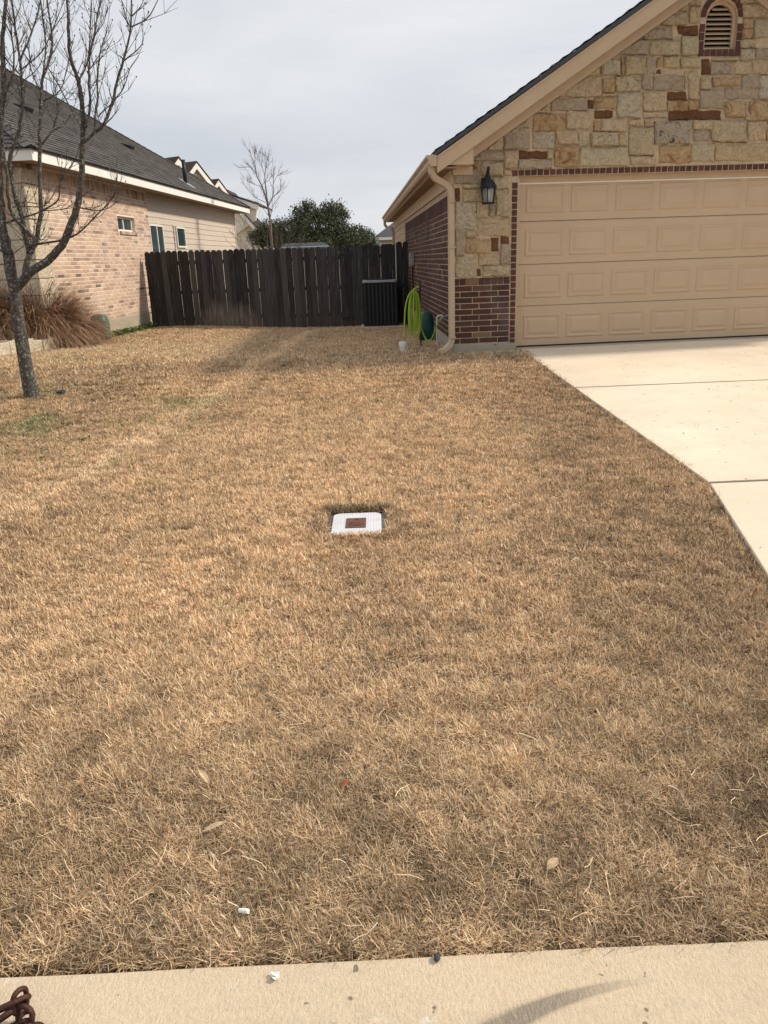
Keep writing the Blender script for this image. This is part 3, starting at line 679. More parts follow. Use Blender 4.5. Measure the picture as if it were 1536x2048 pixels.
# frame ring as quads
outl = [(VU - VR, VB)] + [(VU - VR * math.cos(a), VS + VR * math.sin(a)) for a in np.linspace(0, math.pi, 13)] + [(VU + VR, VB)]
for i in range(len(outl) - 1):
    a, b_ = outl[i], outl[i + 1]; c_, d_ = inn[i + 1], inn[i]
    vent.prism([FW.pt(*(q[0], -.05, q[1])) for q in (a, b_, c_, d_)], -FW.n * .05)
VENT = vent.build('gable_vent', M['tan_paint'], RH)
mb = MB(); mb.prism([FW.pt(u, -.135, z) for u, z in outl], -FW.n * .02); mb.build('backing', M['dark'], VENT)
for k in range(10):
    z = VB + .012 + k * .052
    if z > VS + VR - .06: break
    hw = VR - .036 if z + .03 < VS else math.sqrt(max(.0004, (VR - .036) ** 2 - (z + .035 - VS) ** 2))
    mb = MB(); mb.box8([FW.pt(VU - hw, -.052, z), FW.pt(VU + hw, -.052, z), FW.pt(VU + hw, -.12, z + .040), FW.pt(VU - hw, -.12, z + .040), FW.pt(VU - hw, -.060, z + .014), FW.pt(VU + hw, -.060, z + .014), FW.pt(VU + hw, -.12, z + .048), FW.pt(VU - hw, -.12, z + .048)])
    mb.build('slat', M['tan_paint'], VENT)
# vent surround bricks (deep, so the reveal shows)
def deep_brick(pts, parent=RH, d=.14, pr=.012):
    mb = MB(); mb.prism([FW.pt(u, pr + random.uniform(-.001, .002), z) for u, z in pts], -FW.n * d); return mb.build('brick', M['brick_trim'], parent)
BT = .068; vp = .0925; nb = int((VS - VB + .07) / vp)
z = VB - .072
zz = VB + .002
while zz + .05 < VS:
    z1 = min(zz + vp - .010, VS)
    for sgn in (-1, 1):
        a = VU + sgn * (VR + .004); b_ = VU + sgn * (VR + BT)
        deep_brick([(min(a, b_), zz), (max(a, b_), zz), (max(a, b_), z1), (min(a, b_), z1)])
    zz += vp
nA = 8
for i in range(nA):
    a0 = math.pi * i / nA + .02; a1 = math.pi * (i + 1) / nA - .02; r0, r1 = VR + .004, VR + BT
    deep_brick([(VU + r0 * math.cos(a0), VS + .015 + r0 * math.sin(a0)), (VU + r1 * math.cos(a0), VS + .015 + r1 * math.sin(a0)), (VU + r1 * math.cos((a0 + a1) / 2), VS + .015 + r1 * math.sin((a0 + a1) / 2)), (VU + r1 * math.cos(a1), VS + .015 + r1 * math.sin(a1)), (VU + r0 * math.cos(a1), VS + .015 + r0 * math.sin(a1))])
tot = 2 * (VR + BT); nb = 7
for i in range(nb):
    a = VU - VR - BT + tot * i / nb + .005; deep_brick([(a, VB - .075), (a + tot / nb - .010, VB - .075), (a + tot / nb - .010, VB - .004), (a, VB - .004)], d=.14, pr=.016)
mb = MB(); FW.slab(mb, VU - VR - BT + .002, VU + VR + BT - .002, VB - .074, VB - .003, -.05, .008)
for s_ in (-1, 1):
    a = sorted((VU + s_ * (VR + .005), VU + s_ * (VR + BT - .001))); FW.slab(mb, a[0], a[1], VB, VS, -.05, .006)
mb.build('mortar_vent', M['mortar_tan'], RH)

# --- garage door
DO = -.12      # door plane behind the brick face
mb = MB(); SH = .5335; DW = 4.93; DZ0 = .452
for s_ in range(4):
    z0_, z1_ = DZ0 + SH * s_ + .004, DZ0 + SH * (s_ + 1) - .004
    FW.slab(mb, -.03, DW, z0_, z1_ - .018, DO - .045, DO)
    mb.box8([FW.pt(-.03, DO, z1_ - .018), FW.pt(DW, DO, z1_ - .018), FW.pt(DW, DO - .045, z1_ - .018), FW.pt(-.03, DO - .045, z1_ - .018), FW.pt(-.03, DO - .010, z1_), FW.pt(DW, DO - .010, z1_), FW.pt(DW, DO - .045, z1_), FW.pt(-.03, DO - .045, z1_)])
mb2 = MB(); FW.slab(mb2, -.03, DW, DZ0, DZ0 + SH * 4, DO - .06, DO - .022); 
mb.v = mb.v; mb.add(mb2.v, mb2.f)
GD = mb.build('garage_door', M['door_paint'], RH)
GD['label'] = 'tan sectional garage door with raised rectangular panels'
# raised panels: recessed groove ring with a bevelled field
PP = .5975; PW = .515; PH = .325
def panel(u, z):
    mb = MB(); d0 = DO + .0005
    rings = [(0, 0.0), (.012, .011), (.024, .012), (.042, .002), (.054, .002), (.080, .012), (.086, .0125)]
    vs = []
    for ins, dep in rings:
        x0, x1, za, zb = u - PW / 2 + ins, u + PW / 2 - ins, z - PH / 2 + ins, z + PH / 2 - ins
        vs += [FW.pt(x0, d0 + dep, za), FW.pt(x1, d0 + dep, za), FW.pt(x1, d0 + dep, zb), FW.pt(x0, d0 + dep, zb)]
    fs = []
    for r_ in range(len(rings) - 1):
        for i in range(4): fs.append((r_ * 4 + i, r_ * 4 + (i + 1) % 4, r_ * 4 + 4 + (i + 1) % 4, r_ * 4 + 4 + i))
    k = 4 * (len(rings) - 1); fs.append((k, k + 1, k + 2, k + 3))
    return mb.add(vs, fs).build('panel', M['door_paint'], GD)
for s_ in range(4):
    for i in range(8): panel(.345 + PP * i - .0, DZ0 + SH * (s_ + .5) - .005)
mb = MB(); FW.slab(mb, -.03, DW, DZ0 - .010, DZ0 + .012, DO - .04, DO + .006); mb.build('bottom_seal', M['blackmetal'], GD)
# jamb boards and head trim
for a, b_ in ((-.052, -.022), (4.885, 4.922)): mb = MB(); FW.slab(mb, a, b_, .45, 2.588, -.16, -.03); mb.build('door_jamb', M['tan_paint'], RH)
mb = MB(); FW.slab(mb, -.022, 4.885, 2.515, 2.5885, -.16, -.104); mb.build('door_head', M['tan_paint'], RH)
mb = MB(); FW.slab(mb, -.022, 4.885, 2.499, 2.5145, -.118, -.100); mb.build('weather_strip', M['white_paint'], RH)

# --- roof
RK = .25                                        # rake overhang
def rp(u, off, z, v):                           # roof point: along the front by u, back by v along the house depth
    return FW.pt(u, off, z) + DV * v
EU = -1.125; ez = CZ(EU)
mb = MB()
shingle_roof(mb, rp(EU - .02, RK + .03, ez - .005, 0), rp(EU - .02, RK + .03, ez - .005, 14.3), rp(RIDGE_U, RK + .03, CZ(RIDGE_U), 14.3), rp(RIDGE_U, RK + .03, CZ(RIDGE_U), 0), .15, .33, .012)
shingle_roof(mb, rp(2 * RIDGE_U - EU, RK + .03, ez, 0), rp(2 * RIDGE_U - EU, RK + .03, ez, 14.3), rp(RIDGE_U, RK + .03, CZ(RIDGE_U), 14.3), rp(RIDGE_U, RK + .03, CZ(RIDGE_U), 0), .15, .33, .012)
o = mb.build('roof', M['shingle_dark'], RH); o['kind'] = 'stuff'
mb = MB()                                       # deck and shingle edge
mb.prism([rp(EU - .02, RK + .025, ez - .012, 0), rp(RIDGE_U, RK + .025, CZ(RIDGE_U) - .006, 0), rp(2 * RIDGE_U - EU, RK + .025, ez - .006, 0), rp(2 * RIDGE_U - EU, RK + .025, ez - .055, 0), rp(RIDGE_U, RK + .025, CZ(RIDGE_U) - .06, 0), rp(EU - .02, RK + .025, ez - .058, 0)], DV * 14.28)
mb.build('roof_deck', M['shingle_dark'], RH)
def rakeboard(d0, d1, off, th, name, u0=EU, mat='tan_paint'):
    mb = MB()
    for sgn in (0, 1):
        f = (lambda u: u) if sgn == 0 else (lambda u: 2 * RIDGE_U - u)
        mb.prism([FW.pt(f(u0), off, CZ(u0) - d0), FW.pt(RIDGE_U, off, CZ(RIDGE_U) - d0), FW.pt(RIDGE_U, off, CZ(RIDGE_U) - d1), FW.pt(f(u0), off, CZ(u0) - d1)], -FW.n * th)
    return mb.build(name, M[mat], RH)
rakeboard(.060, .255, RK, .03, 'rake_board'); rakeboard(.062, .09, RK + .012, .012, 'rake_trim')
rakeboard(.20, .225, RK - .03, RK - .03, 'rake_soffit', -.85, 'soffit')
rakeboard(.226, .375, .052, .05, 'frieze_rake', -.86)
# boxed return at the eave corner
mb = MB()
uA, uB = EU + .0, -.67; zb_ = CZ(EU) - .165
mb.prism([FW.pt(uA + .01, RK - .034, zb_), FW.pt(uB, RK - .034, zb_), FW.pt(uB, RK - .034, CZ(uB) - .24), FW.pt(uA + .01, RK - .034, CZ(uA) - .15)], -FW.n * (RK - .04))
mb.build('eave_return', M['tan_paint'], RH)
mb = MB(); FW.slab(mb, UC - .004, -.645, zb_ - .10, zb_ - .002, .004, .05); mb.build('return_trim', M['tan_paint'], RH)
# eave fascia, soffit, gutter
mb = MB(); mb.box8([rp(EU - .005, RK - .03, ez - .20, 0), rp(EU + .02, RK - .03, ez - .20, 0), rp(EU + .02, RK - .03, ez - .20, 14.2), rp(EU - .005, RK - .03, ez - .20, 14.2), rp(EU - .005, RK - .03, ez - .06, 0), rp(EU + .02, RK - .03, ez - .06, 0), rp(EU + .02, RK - .03, ez - .06, 14.2), rp(EU - .005, RK - .03, ez - .06, 14.2)]); mb.build('fascia', M['tan_paint'], RH)
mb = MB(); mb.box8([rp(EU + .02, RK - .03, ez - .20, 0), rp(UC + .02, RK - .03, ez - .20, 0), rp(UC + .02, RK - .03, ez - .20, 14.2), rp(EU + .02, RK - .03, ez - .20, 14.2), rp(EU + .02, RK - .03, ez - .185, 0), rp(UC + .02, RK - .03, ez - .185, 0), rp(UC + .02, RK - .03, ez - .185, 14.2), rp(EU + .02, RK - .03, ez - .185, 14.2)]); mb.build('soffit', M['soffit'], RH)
gp = [(0, 0), (0, -.125), (-.075, -.125), (-.095, -.09), (-.10, -.055), (-.13, -.022), (-.13, 0), (-.122, 0), (-.122, -.02), (-.092, -.052), (-.088, -.088), (-.07, -.117), (-.008, -.117), (-.008, 0)]
gz0 = ez - .055; mb = MB(); n = len(gp)
A_ = [rp(EU - .007 + a, RK + .02, gz0 + c_, 0) for a, c_ in gp]; B_ = [rp(EU - .007 + a, RK + .02, gz0 + c_, 14.35) for a, c_ in gp]
mb.add(A_ + B_, [(i, (i + 1) % n, n + (i + 1) % n, n + i) for i in range(n)])
oi_ = [0, 1, 2, 3, 4, 5, 6]
mb.add([A_[i] for i in oi_], [tuple(range(7))]); mb.add([B_[i] for i in oi_], [tuple(range(7))])
GUT = mb.build('gutter', M['tan_gutter'], RH)
def downspout(path, side, w=.078, d=.058):
    return MB().sweep(path, side, [(-d / 2, -w / 2), (d / 2, -w / 2), (d / 2, w / 2), (-d / 2, w / 2)])
def pfw(x, y, off): u, z = FW.uv(x, y, off); return u, z
ds_off = .07
top = rp(EU - .065, RK - .03, gz0 - .11, .03)
q = FW.pt(UC - .03, .045, 0)
path = [top, top + Vector((0, 0, -.07)), top + Vector((.045, .04, -.14))]
path += [Vector((q.x - .06, q.y - .02, 2.505)), Vector((q.x - .015, q.y - .005, 2.455)), Vector((q.x, q.y, 2.36)), Vector((q.x, q.y, 1.0)), Vector((q.x, q.y, .60)), Vector((q.x - .02, q.y - .01, .54)), Vector((q.x - .10, q.y - .05, .475)), Vector((q.x - .17, q.y - .085, .455))]
DSP = downspout(path, Vector((.35, -.93, 0)).normalized()).build('downspout', M['tan_gutter'], RH, bevel=.012)
mb = MB()
for z in (2.30, 1.75, .62): mb.box(q.x - .034, q.x + .05, q.y - .047, q.y + .03, z, z + .022)
mb.build('strap', M['tan_gutter'], DSP)
bt = rp(EU - .06, RK, gz0 - .11, 14.2); wv = SW.pt(-BACKV - .05 + .1, .05, 0)
path = [bt, bt + Vector((0, 0, -.10)), bt + Vector((.06, -.02, -.18)), Vector((wv.x - .04, wv.y, gz0 - .33)), Vector((wv.x, wv.y, gz0 - .42)), Vector((wv.x, wv.y, .5))]
downspout(path, Vector((0, -1, 0))).build('downspout', M['tan_gutter'], RH, bevel=.01)

# ------------------------------------------------------------------ left house
LW = Wall((-5.68, 19.8), 3.8)                  # u into depth; outward = +x
LE, LN = LW.e, LW.n
UF, UBK = -5.30, 10.16
LH = empty('brick_house', LW.pt(-2, -4, .2)); tag(LH, 'pale pink brick house with white eaves and grey hip roof', 'house')
SB, BE = -4.67, .83
FT = .588
mb = MB(); LW.slab(mb, SB - .2, -1.21, FT, 3.43, -.25, 0); LW.slab(mb, -.13, BE, FT, 3.43, -.25, 0); LW.slab(mb, -1.21, -.13, FT, 2.455, -.25, 0); LW.slab(mb, -1.21, -.13, 2.775, 3.43, -.25, 0)
mb.build('side_wall', M['mortar_pink'], LH)
mb = MB(); LW.slab(mb, -1.25, -.09, 2.4, 2.8, -.30, -.26); mb.build('window_back', M['dark'], LH)
mb = MB(); LW.slab(mb, BE, UBK, FT, 3.43, -.30, -.05); mb.build('siding_wall', M['tan_siding'], LH)
mb = MB(); LW.slab(mb, UF, .0 + .10, 0, FT - .002, -.25, .015); mb.build('foundation', M['foundation'], LH, bevel=.01)
mb = MB(); LW.slab(mb, .10, UBK, 0, FT - .003, -.3, -.04); mb.build('foundation', M['foundation'], LH)
# front wall (in shade) and rear closing walls
mb = MB(); LW.slab(mb, UF + .02, UF + .25, .1, 3.43, -10.3, -.02); LW.slab(mb, UBK - .2, UBK - .02, .1, 3.43, -10.3, -.31); LW.slab(mb, UF + .3, UBK - .25, .1, 3.43, -10.3, -10.1)
mb.build('front_wall', M['mortar_stone'], LH)
# corner stones: side face and front face
def corner_stone(z0, z1, depth_side, width_front):
    mb = MB(); j = lambda: random.uniform(-.012, .012)
    a, b_ = UF - .05, UF + depth_side
    P = [LW.pt(a + j(), -width_front + j(), z0), LW.pt(a + j(), .035 + j(), z0), LW.pt(b_ + j(), .035 + j() * .5, z0), LW.pt(b_, -.03, z0), LW.pt(UF + .03, -.03, z0), LW.pt(UF + .03, -width_front, z0)]
    n = len(P); d = z1 - z0
    T = [p + Vector((0, 0, d + j() * .4)) for p in P]
    mb.add(P + T, [tuple(range(n))[::-1], tuple(range(n, 2 * n))] + [(i, (i + 1) % n, n + (i + 1) % n, n + i) for i in range(n)])
    mb.build('stone', M['limestone'], LH, bevel=.012)
z = FT - .1
while z < 3.40:
    h = min(random.uniform(.22, .36), 3.43 - z)
    corner_stone(z + .006, z + h - .006, random.uniform(.58, .62), random.uniform(.25, .5)); z += h
    if 3.43 - z < .12: break
z = .15
while z < 3.35:                                  # stones of the front wall
    h = random.uniform(.22, .34); a = .52
    while a < 4.5:
        w = random.uniform(.35, .75); mb = MB(); j = random.uniform(0, .025)
        LW.slab(mb, UF - .03 - j, UF + .03, z + .006, min(z + h - .006, 3.42), -a - w + .008, -a); mb.build('stone', M['limestone'], LH, bevel=.012); a += w
    z += h
# pale bricks
items = []; ch = .0765; zt = 3.21; nC = int((zt - FT - .003) / ch); WU0, WU1, WZ0, WZ1 = -1.21, -.13, 2.455, 2.775
for k in range(nC):
    z = FT + .003 + ch * (k + .5); edges = [SB + .004]; u = SB + (BL if k % 2 else BL / 2)
    while u < BE - .04: edges.append(u); u += BL
    edges.append(BE)
    for a, c_ in zip(edges[:-1], edges[1:]):
        if z + ch / 2 > WZ0 - .09 and z - ch / 2 < WZ1:
            if a < WU1 + .02 and c_ > WU0 - .02:
                if a < WU0 - .06: items.append(((a + WU0 - .01) / 2, z, WU0 - .01 - a - .01, ch - .011))
                if c_ > WU1 + .06: items.append(((c_ + WU1 + .01) / 2, z, c_ - WU1 - .01 - .01, ch - .011))
                continue
        items.append(((a + c_) / 2, z, c_ - a - .015, ch - .015))
u = SB + .005
while u < BE - .05: items.append((u + .039, FT + .003 + ch * nC + .105, .067, .195)); u += .078
brick_wall(LW, items, M['brick_pale'], LH, 300)
mb = MB(); LW.slab(mb, SB, BE, 3.40, 3.44, -.2, .02); mb.build('frieze_board', M['white_paint'], LH)
# small window, recessed
def window(W, u0, u1, z0, z1, off, parent, mull, fr=.045, name='window'):
    mb = MB(); W.slab(mb, u0, u1, z0, z0 + fr, off - .05, off); W.slab(mb, u0, u1, z1 - fr, z1, off - .05, off); W.slab(mb, u0, u0 + fr, z0 + fr, z1 - fr, off - .05, off); W.slab(mb, u1 - fr, u1, z0 + fr, z1 - fr, off - .05, off)
    for m_ in mull: W.slab(mb, m_ - fr / 2, m_ + fr / 2, z0 + fr, z1 - fr, off - .05, off - .004)
    w = mb.build(name, M['frame_white'], parent)
    cuts = [u0 + fr] + [x for m_ in mull for x in (m_ - fr / 2, m_ + fr / 2)] + [u1 - fr]
    for a, b_ in zip(cuts[::2], cuts[1::2]):
        g_ = MB(); W.slab(g_, a, b_, z0 + fr, z1 - fr, off - .035, off - .026); g_.build('pane', M['glass'], w)
    return w
window(LW, WU0 + .01, WU1 - .01, WZ0 + .0, WZ1 - .0, -.075, LH, [(WU0 + WU1) / 2])
nS = 10
for i in range(nS):
    a = WU0 + .04 + (WU1 - WU0 + .02) * i / nS; w_ = (WU1 - WU0 + .02) / nS
    mb = MB(); LW.slab(mb, a + .004, a + w_ - .004, WZ0 - .07, WZ0 - .002, -.02, .035); mb.build('brick', M['brick_pale'], LH)
# siding boards
for k in range(20):
    z = FT + k * .152
    if z > 3.35: break
    mb = MB(); zt_ = min(z + .154, 3.43); tilt = .016
    mb.box8([LW.pt(BE + .003, -.05 + tilt, z), LW.pt(BE + .003, -.06, z), LW.pt(UBK, -.06, z), LW.pt(UBK, -.05 + tilt, z), LW.pt(BE + .003, -.05 + .003, zt_), LW.pt(BE + .003, -.06, zt_), LW.pt(UBK, -.06, zt_), LW.pt(UBK, -.05 + .003, zt_)])
    mb.build('siding_board', M['tan_siding'], LH)
mb = MB(); LW.slab(mb, UBK - .09, UBK + .01, FT, 3.43, -.06, -.022); mb.build('corner_trim', M['tan_siding'], LH)
window(LW, .86, 1.90, 1.3, 2.69, .004, LH, [1.42]); window(LW, 3.05, 3.83, 2.15, 2.70, .004, LH, [])
mb = MB(); LW.slab(mb, 2.86, 2.93, FT, 2.72, -.05, -.01); mb.build('conduit', M['tan_siding'], LH)
# eaves
OH = .45
mb = MB(); LW.slab(mb, UF - OH, UBK + OH, 3.405, 3.585, OH - .02, OH); LW.slab(mb, UF - OH, UF - OH + .02, 3.405, 3.585, -10.7, OH - .021); LW.slab(mb, UBK + OH - .02, UBK + OH, 3.405, 3.585, -10.7, OH - .021)
mb.build('fascia', M['white_paint'], LH)
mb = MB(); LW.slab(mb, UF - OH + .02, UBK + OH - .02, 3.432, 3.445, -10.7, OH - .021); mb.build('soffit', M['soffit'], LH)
# hip roof
RUN = 5.55; LP = .648; zE = 3.60
ea = LW.pt(UF - OH - .03, OH + .03, zE); eb = LW.pt(UBK + OH + .03, OH + .03, zE)
ra = LW.pt(UF - OH + RUN, OH - RUN, zE + RUN * LP); rb = LW.pt(UBK + OH - RUN, OH - RUN, zE + RUN * LP)
ec = LW.pt(UBK + OH + .03, OH - 2 * RUN, zE); ed = LW.pt(UF - OH - .03, OH - 2 * RUN, zE)
mb = MB(); shingle_roof(mb, ea, eb, rb, ra, .143, .31, .015)
shingle_roof(mb, ed, ea, ra, ra, .143, .31, .015); shingle_roof(mb, eb, ec, rb, rb, .143, .31, .015)
shingle_roof(mb, ec, ed, ra, rb, .3, .6, .015)
ROOF = mb.build('roof', M['shingle'], LH); ROOF['kind'] = 'stuff'
mb = MB(); dn = Vector((0, 0, -.012))
mb.add([p + dn for p in (ea, eb, ec, ed, ra, rb)], [(0, 1, 5, 4), (1, 2, 5), (2, 3, 4, 5), (3, 0, 4)])
mb.add([p + Vector((0, 0, -.03)) for p in (ea, eb, ec, ed)], [(0, 1, 2, 3)]); mb.build('roof_deck', M['shingle'], LH)
def hipcaps(p, q_):
    n = int((q_ - p).length / .2); mb = MB(); d = (q_ - p) / n; s_ = d.cross(Vector((0, 0, 1))).normalized() * .13; u_ = Vector((0, 0, .035))
    for i in range(n):
        a = p + d * i + u_ * 1.2; b_ = p + d * (i + 1.25) + u_ * .7
        mb.add([a - s_ - u_ * 1.6, a, a + s_ - u_ * 1.6, b_ + s_ - u_ * 1.6, b_, b_ - s_ - u_ * 1.6], [(0, 1, 4, 5), (1, 2, 3, 4)])
    o = mb.build('ridge_caps', M['shingle'], LH); o['kind'] = 'stuff'
hipcaps(eb, rb); hipcaps(ra, rb); hipcaps(ea, ra)
rn = (eb - ea).cross(ra - ea).normalized(); rn = rn if rn.z > 0 else -rn
def on_roof(x, y): d = ray(x, y); return CAM + d * ((ea - CAM).dot(rn) / d.dot(rn))
up_s = (LN * -1 + Vector((0, 0, LP))).normalized()
for x, y in ((58, 226), (263, 300)):             # slant-back roof vents
    p = on_roof(x, y); mb = MB(); w = .14
    P = [p - LE * w, p + LE * w, p + LE * w + up_s * .30, p - LE * w + up_s * .30]
    mb.box8([P[0], P[1], P[2], P[3], P[0] + rn * .11, P[1] + rn * .11, P[2] + rn * .02, P[3] + rn * .02]); v_ = mb.build('roof_vent', M['blackmetal'], LH)
p = on_roof(371, 366); MB().tube([p - Vector((0, 0, .1)), p + Vector((0, 0, .62))], .055, 10).build('vent_pipe', M['blackmetal'], LH, smooth=True)
mb = MB(); mb.prism([p + LE * .2 - up_s * .28, p + LE * .2 + up_s * .2, p - LE * .2 + up_s * .2, p - LE * .2 - up_s * .28], rn * .02); mb.build('flashing', M['graymetal'], LH)

# ------------------------------------------------------------------ fence
FA = Vector((-5.60, 19.75, 0)); FB = Vector((.80, 18.85, 0)); fd = (FB - FA); FL = fd.length; fd.normalize()
PFW = Wall((FA.x, FA.y), math.degrees(math.atan2(fd.x, fd.y)))
FEN = empty('wooden_fence', (-2.4, 19.3, .15)); tag(FEN, 'dark weathered dog-ear picket fence between the two houses', 'fence')
def picket(u, w, z0, z1, th=.018):
    mb = MB(); c = .040; j = random.uniform(-.006, .006); lean = random.uniform(-.006, .006)
    pts = [(u + .001, z0), (u + w - .001, z0), (u + w - .001 + lean, z1 - c), (u + w - c + lean, z1), (u + c + lean, z1), (u + .001 + lean, z1 - c)]; j = .010 * (len(FEN.children) % 2) + random.uniform(-.002, .002)
    mb.prism([PFW.pt(a, j, z) for a, z in pts], -PFW.n * th); return mb.build('picket', M['fencewood'], FEN)
u = .02; i = 0
GATE0, GATE1 = 3.30, 4.95
while u < FL - .33:
    w = random.uniform(.132, .142); p = PFW.pt(u, 0, 0); g0 = zg(p.x, p.y) + random.uniform(-.01, .03)
    top = float(np.interp(u, [0, 4.5, 4.9, FL], [2.015, 1.965, 1.985, 1.975])) + random.uniform(-.012, .012)
    picket(u, w, g0, top); u += w + random.choice([.001, .002, .003, .003, .004, .005, .006, .009]); i += 1
# last post with its pale cut edge, and the dark filler against the house
mb = MB(); PFW.slab(mb, FL - .33, FL - .305, .05, 2.0, -.02, .03); mb.build('edge_board', M['tan_siding'], FEN)
for k in range(2): picket(FL - .30 + k * .145, .14, .12, 2.02)
for z in (.38, 1.0, 1.68):
    mb = MB(); PFW.slab(mb, 0, FL, z, z + .085, -.06, -.022); mb.build('rail', M['fencewood'], FEN)
for u in (.05, 2.2, 3.28, 4.97, 6.2):
    mb = MB(); PFW.slab(mb, u, u + .09, 0, 1.9, -.155, -.062); mb.build('post', M['fencewood'], FEN)
for x, y in ((691, 509), (698, 636)):            # black T-strap gate hinges
    u, z = PFW.uv(x, y, .0); mb = MB(); H_ = .030
    pts = [(-.17, 0), (-.15, .016), (-.05, .022), (-.03, .055), (.03, .055), (.05, .022), (.15, .016), (.17, 0), (.15, -.016), (.05, -.022), (.03, -.055), (-.03, -.055), (-.05, -.022), (-.15, -.016)]
    mb.prism([PFW.pt(u + a, .016, z + c_) for a, c_ in pts], -PFW.n * .012); mb.build('hinge', M['blackmetal'], FEN)

# ------------------------------------------------------------------ air conditioner and pad
AX0, AX1, AY0, AY1, AZ = -.305, .485, 18.03, 18.70, .20
PADO = MB().box(AX0 - .08, AX1 + .13, AY0 - .06, AY1 + .05, .02, AZ).build('equipment_pad', M['pad'], bevel=.012)
tag(PADO, 'pale concrete pad under the air conditioner', 'pad')
AC = empty('air_conditioner', ((AX0 + AX1) / 2, (AY0 + AY1) / 2, AZ)); tag(AC, 'dark grey outdoor air conditioner by the fence', 'air conditioner')
def rrect(x0, x1, y0, y1, r, n=4):
    o = []
    for cx, cy, a0 in ((x1 - r, y1 - r, 0), (x0 + r, y1 - r, 90), (x0 + r, y0 + r, 180), (x1 - r, y0 + r, 270)):
        for k in range(n + 1): a = R(a0 + 90 * k / n); o.append((cx + r * math.cos(a), cy + r * math.sin(a)))
    return o
ACH = 1.02
rr_ = rrect(AX0 + .015, AX1 - .015, AY0 + .015, AY1 - .015, .06)
MB().prism([Vector((x, y, AZ + .03)) for x, y in rr_], Vector((0, 0, ACH - .08))).build('coil', M['dark'], AC)
MB().prism([Vector((x, y, AZ + .001)) for x, y in rrect(AX0, AX1, AY0, AY1, .07)], Vector((0, 0, .06))).build('base', M['blackmetal'], AC)
MB().prism([Vector((x, y, AZ + ACH - .07)) for x, y in rrect(AX0 - .004, AX1 + .004, AY0 - .004, AY1 + .004, .07)], Vector((0, 0, .055))).build('top_panel', M['graymetal'], AC, bevel=.01)
MB().lathe([(.30, 0), (.30, .012), (.1, .035), (0.01, .04)], ((AX0 + AX1) / 2, (AY0 + AY1) / 2, AZ + ACH - .0145), 24).build('fan_grille', M['blackmetal'], AC)
nR = 9
for k in range(nR):
    x = AX0 + .05 + (AX1 - AX0 - .10) * k / (nR - 1); MB().box(x - .010, x + .010, AY0 - .004, AY0 + .014, AZ + .06, AZ + ACH - .071).build('rib', M['ac_rib'], AC)
for k in range(7):
    y = AY0 + .09 + (AY1 - AY0 - .18) * k / 6
    MB().box(AX0 + .001, AX0 + .014, y - .013, y + .013, AZ + .06, AZ + ACH - .071).build('rib', M['blackmetal'], AC)
for k in range(18):
    z = AZ + .09 + k * .047
    MB().box(AX0 + .0105, AX1 - .0105, AY0 + .0105, AY0 + .0145, z, z + .012).build('louver', M['blackmetal'], AC)

# ------------------------------------------------------------------ things along the right wall
def spl(pts, n=8):      # Catmull-Rom
    P = [Vector(p) for p in pts]; P = [P[0] * 2 - P[1]] + P + [P[-1] * 2 - P[-2]]; o = []
    for i in range(1, len(P) - 2):
        for k in range(n):
            t = k / n; a, b_, c_, d_ = P[i - 1:i + 3]
            o.append(.5 * (2 * b_ + (c_ - a) * t + (2 * a - 5 * b_ + 4 * c_ - d_) * t * t + (3 * b_ - a - 3 * c_ + d_) * t ** 3))
    o.append(P[-2]); return o
HX, HY = .627, 11.49; hz = zg(HX, HY)
ST = empty('hose_stand', (HX, HY, hz)); tag(ST, 'thin black metal stand holding the coiled lime hose', 'hose stand')
MB().tube([(HX, HY, hz - .12), (HX, HY, hz + .92)], .011, 8).build('pole', M['blackmetal'], ST)
MB().tube([(HX, HY, hz + .80), (HX - .09, HY - .02, hz + .82), (HX - .19, HY - .04, hz + .74), (HX - .20, HY - .04, hz + .80)], .008, 6).build('hanger', M['blackmetal'], ST)
MB().tube([(HX, HY, hz + .02), (HX - .12, HY - .03, hz + .02), (HX - .13, HY - .03, hz - .06)], .009, 6).build('foot_bar', M['blackmetal'], ST)
mb = MB(); hr = .0105
top_ = [HX - .03, HX - .06, HX - .09, HX - .12, HX - .15]
rh = random.Random(5)
for k in range(6):      # loops hung one inside the other
    hw = .018 + .0135 * k; cx = HX - .078 + rh.uniform(-.008, .008); yy = HY - .05 + .016 * (k % 4); zt = hz + .835 + rh.uniform(-.015, .02); zb = hz + .30 - .022 * k + rh.uniform(-.03, .03); zm = (zt + zb) / 2 - .06
    pts = [(cx, yy, zt), (cx - hw * .75, yy - .01, zt - .08), (cx - hw * 1.1, yy - .015, zm + .1), (cx - hw * 1.05, yy, zb + .14), (cx - hw * .55, yy + .01, zb + .02), (cx + .004, yy + .015, zb), (cx + hw * .6, yy + .02, zb + .03), (cx + hw * .95, yy + .02, zb + .16), (cx + hw * .9, yy + .02, zm + .1), (cx + hw * .6, yy + .012, zt - .08), (cx, yy, zt)]
    mb.tube(spl(pts, 6), hr, 7)
mb.tube(spl([(HX - .01, HY - .03, hz + .875), (HX - .09, HY - .06, hz + .835), (HX - .165, HY - .07, hz + .76), (HX - .215, HY - .08, hz + .60), (HX - .235, HY - .08, hz + .38), (HX - .235, HY - .08, hz + .14)], 7), hr, 8)
